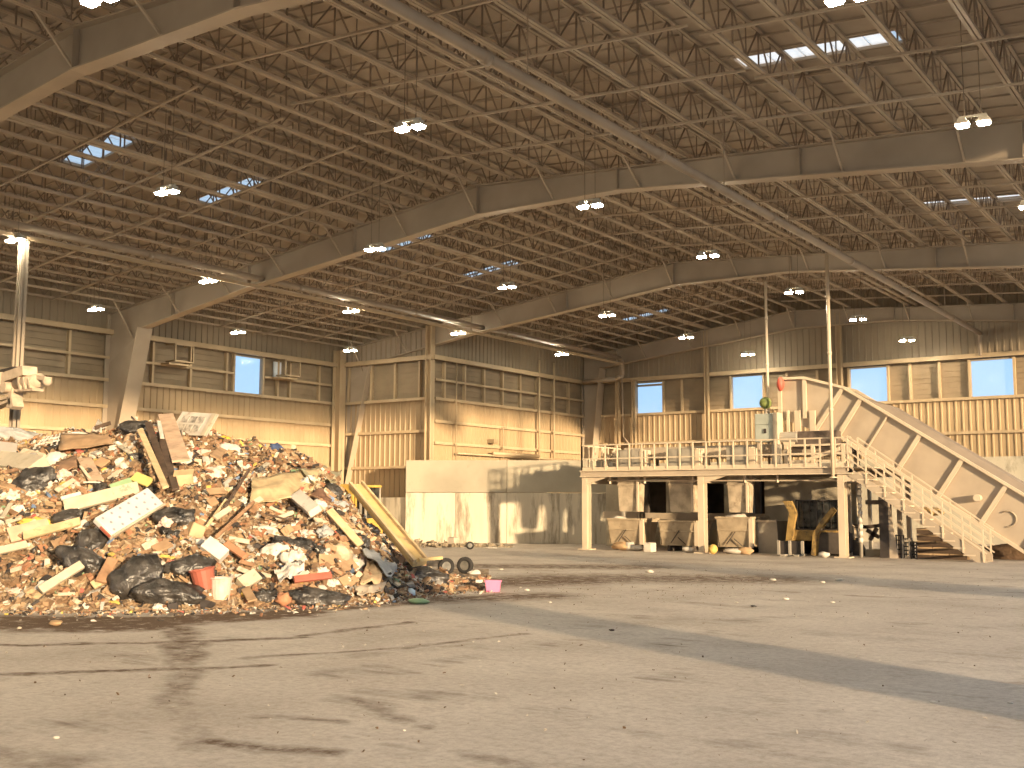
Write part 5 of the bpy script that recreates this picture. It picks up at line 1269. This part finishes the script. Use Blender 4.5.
bag(WBAG, (150, 544), 18, 10, 'white crumpled bag right under the dotted mattress', knot=False, amp=.45)
plank('plank', CREAMB, (143, 552), (158, 545), 8, .05, 'yellowish board end below the dotted mattress', lift=.1)
plank('branch', WOOD2, (213, 549), (252, 511), 3.4, .05, 'long reddish brown stick pointing up right', 'stick', lift=.25)
plank('branch', DKW, (222, 520), (247, 483), 3.0, .05, 'dark branch across the right middle of the heap', 'stick', lift=.3)
plank('branch', WOOD, (204, 538), (224, 510), 3.2, .05, 'pale stick left of the reddish brown stick', 'stick', lift=.25)
plank('plank', CREAMB, (212, 530), (228, 521), 6, .05, 'short cream board crossing the pale stick', lift=.3)
plank('plank', ORP, (222, 552), (244, 566), 7, .06, 'reddish board right of the foam block', lift=.2)
bent_sheet('carpet_sheet', mat('beige_mat', (.50, .38, .22), .9, .15, 4), [(250, 488), (318, 476), (312, 503), (248, 515)], 'large beige carpet sheet on the right slope', 'carpet', lift=.22, amp=.1, seed=2)
bent_sheet('tarp_sheet', mat('olive_tarp', (.34, .30, .19), .8, .12, 3), [(300, 480), (334, 474), (330, 490), (312, 492)], 'olive tarp folded at the upper right slope', 'tarp', lift=.25, amp=.12, seed=4)
bag(BLK, (330, 494), 22, 16, 'black bag at the upper right slope of the heap', rot=-20)
bag(mat('brown_debris', (.16, .09, .06), .9, .3, 6), (313, 503), 28, 20, 'dark brown shredded debris clump on the right slope', name='debris_clump', cat='debris', knot=False, amp=.6)
plank('foam_block', WHITEB, (293, 503), (314, 519), 13, .15, 'white polystyrene block on the right slope', 'foam', lift=.25, face=.6)
bag(GBAG, (337, 508), 22, 16, 'grey plastic bag beside the long yellow beam', knot=False)
# crossing beam
bm_ = root('timber_beam', hit(380, 545), 'long yellow timber beam leaning down the right slope', 'beam')
mb, a, b, dd, up, sd, w_ = plank('x', WOOD, (343, 494), (412, 577), 15, .10, '', lift=.35, face=.6, build=False)
BEAMY = mat('beam_yellow', (.66, .48, .22), .6, .1, 2, stretch=(.3, 1, 1), dirt=((.30, .21, .13), 3.2, .56))
mb.build('body', BEAMY, bm_, bevel=.01)
MB().bar(a+sd*w_*.42+up*.04, b+sd*w_*.42+up*.04, .07, .06).build('edge_strip', WOOD, bm_); MB().bar(a-sd*w_*.46+up*.04, b-sd*w_*.46+up*.04, .05, .06).build('edge_strip', WOOD, bm_)
c = b+dd*.02; MB().bar(c-dd*.1, c+sd*(-.5)-dd*.05, .16, .06).build('end_piece', BEAMY, bm_)
plank('plank', WOOD, (326, 520), (352, 553), 8, .05, 'light plank left of the long yellow beam', lift=.25, face=.6)
bent_sheet('plastic_film', GBAG, [(356, 556), (374, 560), (394, 577), (386, 586)], 'grey translucent plastic film strip by the beam end', 'film', lift=.2, amp=.1, seed=7)
bent_sheet('cardboard_sheet', CARD2, [(362, 568), (380, 566), (376, 592), (356, 592)], 'brown cardboard piece below the yellow beam', 'cardboard', lift=.2, amp=.08, seed=9)
bent_sheet('cardboard_sheet', mat('grey_card', (.38, .32, .25), .85, .1, 4), [(352, 590), (384, 586), (380, 598), (356, 600)], 'grey brown carton scrap at the foot below the beam', 'cardboard', lift=.12, amp=.08, seed=12)
bag(BLK, (317, 601), 62, 20, 'long black bag at the right front foot', rot=-4, seed=5)
bag(BLK, (268, 599), 36, 14, 'flat black bag at the front foot left of the orange ball', rot=-3, seed=8)
lump('orange_ball', mat('dull_orange', (.46, .22, .12), .7, .2, 5), 283, 606, hit(283, 606).y, .14, (1, 1, .8), 'orange deflated ball at the front foot', 'ball', 2, .45)
plank('plank', REDP, (294, 590), (326, 585), 7, .07, 'red plastic strip above the long right black bag', lift=.25)
bag(WBAG, (273, 555), 27, 22, 'crumpled white bag on the lower right', rot=25)
bag(WBAG, (295, 562), 26, 20, 'torn white bag beside the crumpled one on the lower right', rot=-20, amp=.45)
bent_sheet('plastic_film', WBAG, [(272, 580), (304, 570), (306, 580), (280, 592)], 'white plastic sheet above the flat black bag', 'film', lift=.2, amp=.12, seed=14)
bag(WBAG, (268, 532), 22, 12, 'white carton like bag in the middle right', rot=-12, knot=False, amp=.2)
bag(BLK, (300, 548), 40, 15, 'small black torn bag in the lower right middle', rot=-12, amp=.5)
bag(mat('tan_bag', (.50, .40, .27), .7, .2, 5), (340, 556), 25, 22, 'round tan stuffed bag below the light plank', knot=False, amp=.3)
bag(WBAG, (352, 566), 24, 18, 'pale stuffed bag left of the brown cardboard', knot=False, amp=.4)
bag(WBAG, (338, 583), 14, 10, 'small white bag above the end of the right black bag', knot=False)
bag(GBAG, (325, 533), 16, 12, 'grey torn bag beside the light plank', knot=False, amp=.5)
plank('plank', DKW, (262, 527), (296, 534), 1.8, .03, 'thin dark rod on the right middle', lift=.3)
bag(BLK, (422, 580), 54, 21, 'long black bag at the right end of the heap', rot=-6, seed=17, thick=.9)
bag(BLK, (360, 545), 18, 16, 'black bag tucked under the yellow beam', knot=False)

# wheels and scraps right of the heap
def wheel(px, py, wpx, lab, yaw):
    p = gnd(px, py); k = depth(p)/FPX; R_ = wpx*k/2
    ax = Matrix.Rotation(math.radians(yaw), 3, 'Z') @ Vector((-_fw.x, -_fw.y, 0)).normalized(); c = p+Vector((0, 0, R_))
    r = root('old_tyre', p, lab, 'tyre', 'tyres right of the heap'); n = 20; t = R_*.5
    a = Vector((-ax.y, ax.x, 0)); b = Vector((0, 0, 1)); prof = [(-1, .62), (-1, .9), (-.6, 1), (.6, 1), (1, .9), (1, .62), (.5, .55), (-.5, .55)]
    vs = []; fs = []; m_ = len(prof)
    for i in range(n):
        o = a*math.cos(2*math.pi*i/n)+b*math.sin(2*math.pi*i/n)
        for u, v in prof: vs.append(c+ax*(u*t/2)+o*(v*R_))
    for i in range(n):
        for j in range(m_): fs.append((i*m_+j, ((i+1) % n)*m_+j, ((i+1) % n)*m_+(j+1) % m_, i*m_+(j+1) % m_))
    MB().add(vs, fs).build('tread', TYRE, r, smooth=True)
    MB().tube(c-ax*t*.3, c+ax*t*.3, R_*.57, 14).build('rim', mat('tyre_rim', (.16, .15, .13), .5, .2, 5), r)
wheel(446, 575, 17, 'old tyre standing right of the black bag at the heap end', 25)
wheel(465, 574, 17, 'rightmost old tyre beyond the heap end', -20)
wheel(466+4, 549.5, 8, 'small tyre lying at the foot of the push wall', 10)
bag(mat('dark_clump', (.07, .06, .05), .7, .3, 6), (432, 566), 24, 16, 'dark tangled scrap behind the left tyre', name='debris_clump', cat='debris', knot=False, amp=.5)
bag(mat('dark_clump', (.07, .06, .05)), (458, 580), 14, 10, 'dark scrap lump between the two tyres', name='debris_clump', cat='debris', knot=False, amp=.5)
bag(WBAG, (474, 574), 12, 8, 'white crumpled bag right of the tyres', knot=False, amp=.4)
bag(WBAG, (465, 588), 10, 6, 'small white wad before the tyres', knot=False, amp=.4)
# pink tub
pk = gnd(493, 592); k_ = depth(pk)/FPX; w_ = 16*k_; h_ = 10.5*k_
tb = root('pink_tub', pk, 'bright pink plastic tub alone on the floor', 'tub')
rz = Matrix.Rotation(math.radians(10), 3, 'Z')
def tl(x, y, z): return pk+_r0*x+Vector((-_r0.y, _r0.x, 0))*y+Vector((0, 0, z))
for (xa, ya), (xb, yb) in (((-1, 0), (1, 0)), ((1, 0), (1, 1.3)), ((1, 1.3), (-1, 1.3)), ((-1, 1.3), (-1, 0))):
    s = .86; mb = MB(); W2 = w_/2
    A0, B0_ = tl(xa*W2*s, ya*W2*s+.02, 0), tl(xb*W2*s, yb*W2*s+.02, 0); A1, B1_ = tl(xa*W2, ya*W2, h_), tl(xb*W2, yb*W2, h_)
    nn = (B0_-A0).cross(Vector((0, 0, 1))).normalized()*.012
    mb.hexa([A0, B0_, B0_-nn, A0-nn, A1, B1_, B1_-nn, A1-nn]); mb.build('side', PINK, tb)
    MB().bar(A1, B1_, .03, .025).build('rim', PINK, tb)
mb = MB(); mb.hexa([tl(-w_*.42, .02, 0), tl(w_*.42, .02, 0), tl(w_*.42, w_*.55, 0), tl(-w_*.42, w_*.55, 0), tl(-w_*.42, .02, .015), tl(w_*.42, .02, .015), tl(w_*.42, w_*.55, .015), tl(-w_*.42, w_*.55, .015)]); mb.build('bottom', PINK, tb)
# green tray and blue cloth
def floor_bag(m, px, py, wpx, hpx, lab, name, cat, seed=1, amp=.3, tall=.5):
    p = gnd(px, py); k = depth(p)/FPX; mb = MB(); crumple(mb, (p.x, p.y+hpx*k*.5, 0), wpx*k/2, seed, (1, .7, tall), 12, 9, amp); zm = min(v.z for v in mb.v)
    mb.v = [Vector((v.x, v.y, max(0.0, v.z-zm*.8))) for v in mb.v]; return tag(mb.build(name, m, origin='base', smooth=True), lab, cat)
floor_bag(GREE, 416, 604, 24, 8, 'green plastic tray on the floor at the heap end', 'plastic_tray', 'tray', 3, .15, .25)
floor_bag(LBL, 407, 597, 13, 9, 'pale blue plastic crate scrap behind the green tray', 'plastic_scrap', 'scrap', 5, .25, .7)
FL = [(785, 600, 7, WHT, 'white ball of paper in the middle of the floor'), (753, 607, 6, BLK, 'small dark scrap left of the white paper ball'), (736, 603, 4, WHT, 'tiny white scrap left of the dark one on the floor'), (772, 581, 7, WHT, 'pale flat scrap in front of the bins'),
      (838, 581, 8, WHT, 'white scrap near the right platform post'), (822, 583, 6, WHT, 'pale scrap left of the one near the right post'), (526, 591, 6, WHT, 'white wad right of the pink tub'), (549, 603, 5, WHT, 'small pale wad before the pink tub'), (611, 631, 6, DKW, 'brown crumb in the shadow band'),
      (54, 739, 9, WHT, 'pale stone at the lower left of the floor'), (403, 731, 5, WHT, 'white fleck on the near floor'), (52, 626, 16, TAN, 'tan clod on the floor before the heap'), (18, 629, 6, CREAMB, 'small pale chip left of the tan clod'), (500, 570, 5, WHT, 'pale wad beyond the pink tub'), (648, 573, 9, WHT, 'flat pale scrap on the brown stain'),
      (520, 588, 3, WHT, 'white crumb beside the wad near the pink tub'), (933, 703, 6, WHT, 'pale chip in the right shadow band'), (1010, 704, 6, WHT, 'white chip at the right edge of the floor'), (832, 603, 5, WHT, 'tiny pale crumb right of the paper ball')]
for i, (px, py, s, m, lab) in enumerate(FL): floor_bag(m, px, py, s, s*.5, lab, 'litter', 'litter', i+2, .4, .35)
# debris line at the foot of the push wall
DB = MB()
for i in range(260):
    t = rs.random()**1.6; px = 395+t*115; p = gnd(px, 547.5-rs.random()*2.5*(1-t)); p.z = .02+rs.random()*.35*(1-t)**2
    flake(DB, p, Vector((0, -.3, 1)).normalized(), rs.choice((.1, .16, .22, .3)), rs)
o = DB.build('foot_debris', mat('scrap_grey'if False else 'foot_debris_mat', (.36, .29, .2), .85, .3, 4), origin='base'); tag(o, 'line of loose debris along the foot of the push wall', 'debris', kind='stuff')
carton(447.5, 454, 546.5, 537.5, gnd(450, 547).y, 'small grey carton at the foot of the push wall', mat('grey_carton', (.45, .38, .30), .8), .3)
floor_bag(WHT, 490, 548.5, 15, 3, 'flat white strip at the foot of the push wall', 'litter', 'litter', 7, .2, .12)

# mid-size filler pieces, buried at random in the heap
FILL = [('rubbish_bag', WBAG, 'crumpled white bag half buried in the heap', 'bag', 44), ('rubbish_bag', BLK, 'small black bag half buried in the heap', 'bag', 16), ('cardboard_piece', CARD, 'loose brown cardboard piece stuck in the heap', 'cardboard', 34), ('board_piece', CREAMB, 'short pale board piece stuck in the heap', 'board', 40), ('board_piece', WOOD2, 'short brown wood piece stuck in the heap', 'board', 34), ('cloth_piece', PKB, 'crumpled pinkish cloth half buried in the heap', 'cloth', 16)]
REFS = [((190, 424), 'white sash panel'), ((172, 452), 'wide pinkish standing board'), ((156, 474), 'thin light standing plank'), ((180, 487), 'brown cardboard box'), ((186, 460), 'upright white bag'), ((231, 453), 'white and tan shoulder bag'), ((213, 475), 'pinkish white bag'), ((278, 451), 'dark blue bundle'),
        ((88, 448), 'wide brown cardboard sheet'), ((49, 450), 'gridded black fabric'), ((57, 461), 'smooth cream bag'), ((37, 484), 'black bag on the left'), ((16, 472), 'cream sofa cushion'), ((90, 476), 'pinkish board square'), ((124, 492), 'green plastic cover'), ((143, 488), 'yellow plastic panel'),
        ((100, 506), 'long pale slab'), ((133, 534), 'dotted mattress'), ((176, 520), 'middle black bag'), ((72, 523), 'draped black bag'), ((92, 546), 'wrinkled black bag'), ((82, 564), 'shiny low black bag'), ((30, 535), 'pinkish plywood board'), ((63, 586), 'clean cream plank'), ((138, 582), 'large dusty black bag'), ((172, 596), 'long shiny black bag'),
        ((203, 585), 'orange red bucket'), ((219, 594), 'pale pinkish tub'), ((212, 560), 'white foam block'), ((250, 586), 'pale seat cushion'), ((194, 533), 'small tan box'), ((232, 530), 'reddish brown stick'), ((235, 502), 'dark branch'), ((280, 495), 'beige carpet sheet'), ((304, 511), 'white polystyrene block'), ((330, 494), 'black bag on the upper right slope'),
        ((378, 535), 'long yellow beam'), ((339, 537), 'light plank by the beam'), ((369, 580), 'brown cardboard below the beam'), ((317, 601), 'long right black bag'), ((268, 599), 'flat black foot bag'), ((310, 588), 'red plastic strip'), ((273, 555), 'crumpled white bag on the lower right'), ((340, 556), 'round tan bag'), ((4, 560), 'pale plank at the left edge'), ((300, 548), 'torn black bag on the right')]
USED = set()
def where(px, py, head):
    for k, ((rx, ry), nm_) in enumerate(sorted(REFS, key=lambda q: (q[0][0]-px)**2+(q[0][1]-py)**2)):
        dx, dy = px-rx, py-ry
        rel = (('right of' if dx > 0 else 'left of') if abs(dx) > abs(dy) else ('below' if dy > 0 else 'above'))
        t = '%s %s %s the %s' % (head, 'just' if k < 2 else 'some way', rel, nm_)
        if t not in USED: USED.add(t); return t
    return head
for nm, m, lab, cat, cnt in FILL:
    for i in range(cnt):
        for _ in range(20):
            px = rs.uniform(0, 400); py = rs.uniform(440, 606); q = hit(px, py, True); q2 = hit(px+18, py-8, True)
            if q and q2 and hbase(q.x, q.y) > .15 and hbase(q2.x, q2.y) > .1: break
        else: continue
        if nm.startswith('board') or nm.startswith('card'):
            ln = rs.uniform(9, 24); an = rs.uniform(-1.2, 1.2); wd = rs.uniform(3, 6) if nm.startswith('board') else rs.uniform(8, 14)
            o = plank(nm, m, (px, py), (px+ln*math.cos(an), py+ln*math.sin(an)*.7), wd, .03, lab, cat, lift=rs.uniform(.04, .16), face=rs.uniform(.2, .7))
        else:
            s = rs.uniform(8, 17); o = bag(m, (px, py), s, s*rs.uniform(.55, .9), lab, rot=rs.uniform(-60, 60), cat=cat, name=nm, knot=False, amp=.45, seed=i*3.3+px)
        o['label'] = where(px, py, lab.replace(' half buried in the heap', '').replace(' stuck in the heap', ''))
        o['group'] = lab.replace('half buried in the heap', '').replace('stuck in the heap', '').strip()+' in the heap'

# yellow wheel loader behind the heap -------------------------------------
LY = 29.5
ldr = root('wheel_loader', (at(345, 540, 1, LY).x, LY, 0), 'yellow wheel loader half hidden behind the heap', 'loader')
def lx(px): return at(px+13, 510, 1, LY).x
def lz(py): return at(352, py, 1, LY).z
LYEL = mat('loader_yellow', (.55, .35, .08), .5, .08, 2)
MB().box((lx(322), LY, .6), (lx(340), LY+.75, lz(484))).build('engine_hood', LYEL, ldr, bevel=.05)
MB().box((lx(341.5), LY+.08, lz(519)), (lx(351.5), LY+.8, lz(487))).build('cab', GLD, ldr, bevel=.03)
MB().box((lx(339), LY, lz(487.5)), (lx(353), LY+.85, lz(485))).build('cab_roof', LYEL, ldr, bevel=.03)
for px in (341.5, 346.5, 351.5):
    for yy in (LY+.05, LY+.8): MB().bar((lx(px), yy, lz(519)), (lx(px), yy, lz(486)), .06).build('cab_pillar', GREYP if px > 345 else LYEL, ldr)
MB().box((lx(351.5), LY+.3, lz(513)), (lx(352.3), LY+.5, lz(502))).build('tail_lamp', ORP, ldr)
MB().box((lx(335), LY, .5), (lx(356), LY+.9, lz(518))).build('rear_body', LYEL, ldr, bevel=.05)
for px, yy in ((326, LY+.1), (350, LY+.1), (326, LY+.9), (350, LY+.9)):
    wl = MB().tube((lx(px), yy-.15, .5), (lx(px), yy+.15, .5), .5, 18).build('wheel', TYRE, ldr); MB().tube((lx(px), yy-.17, .5), (lx(px), yy+.17, .5), .2, 12).build('hub', LYEL, wl)

# grapple of an excavator at the left edge --------------------------------
EY = 15.2
ex = root('excavator', (at(-60, 560, 1, EY).x, EY, 0), 'pale excavator arm with grapple reaching in at the left edge', 'excavator')
def exy(px, py, dy=0): q = at(px, py, 1, EY+dy); return q
EXM = mat('excavator_dusty', (.50, .40, .30), .6, .12, 4, dirt=((.36, .25, .16), 4, .60))
def ebar(pts, w_, d_, nm, m=EXM):
    mb = MB()
    for p, q in zip(pts, pts[1:]): mb.bar(exy(*p), exy(*q), d_, w_, up=(0, 1, 0)) if False else mb.bar(exy(*p), exy(*q), w_, d_, up=(0, 1, 0))
    return mb.build(nm, m, ex)
ebar([(-84, 400), (-40, 379), (8, 381)], .42, .45, 'stick')
ebar([(4, 380), (30, 371)], .24, .4, 'link_housing')
ebar([(-30, 371), (2, 371), (16, 368)], .07, .1, 'hydraulic_hose', DARK)
hb = MB(); c = exy(14, 388); hb.tube(c+Vector((0, -.3, 0)), c+Vector((0, .3, 0)), .14, 16); hb.build('pivot', EXM, ex)
hb = MB(); a = exy(18, 384); b = exy(40, 380); hb.tube(a, b, .17, 14); hb.build('rotator', EXM, ex, smooth=True)
hb = MB(); uvs(hb, exy(47, 382), .11, 12, 8); hb.build('joint_ball', EXM, ex, smooth=True)
ebar([(38, 377), (48, 379)], .1, .2, 'clamp'); ebar([(20, 391), (38, 390)], .06, .3, 'lower_plate')
for k in range(3): ebar([(24+k*5, 377+k), (26+k*5, 391-k)], .06, .36, 'grapple_rib')
ebar([(16, 388), (15, 398), (17, 408)], .16, .3, 'claw'); ebar([(2, 393), (14, 394), (15, 405), (12, 407)], .09, .3, 'claw')
ebar([(-20, 414), (10, 402), (16, 398)], .07, .25, 'claw_cylinder'); ebar([(-20, 404), (10, 398)], .05, .15, 'claw_rod')
# body of the machine outside the picture, carrying the arm
q = exy(-100, 430); MB().box((q.x-2.6, EY-1.2, 1.0), (q.x+.1, EY+1.2, 2.9)).build('house', LYEL, ex, bevel=.08)
MB().box((q.x-2.9, EY-1.4, 0), (q.x+.3, EY-.8, .95)).build('track', TYRE, ex, bevel=.2); MB().box((q.x-2.9, EY+.8, 0), (q.x+.3, EY+1.4, .95)).build('track', TYRE, ex, bevel=.2)
ebar([(-112, 440), (-95, 410), (-80, 399)], .5, .5, 'boom')

# crumbs and gravel strewn over the floor: too many and too small to count
for nm, col, cnt in (('pale_crumbs', (.55, .48, .39), 900), ('brown_crumbs', (.16, .10, .06), 1300)):
    mb = MB()
    for i in range(cnt):
        y = 6+rs.random()**1.3*26; lim = -.16*y; x = lim-rs.random()*(18 if y < 20 else 13)
        if nm[0] == 'b' and rs.random() < .5: p = gnd(rs.uniform(420, 780), rs.uniform(562, 600)); x, y = p.x, p.y
        if hbase(x, y) > 0: continue
        flake(mb, Vector((x, y, .008)), Vector((0, 0, 1)), rs.choice((.01, .014, .02, .028)), rs)
    o = mb.build(nm, mat('floor_'+nm, col, .9, .2, 5), flo); o['kind'] = 'stuff'
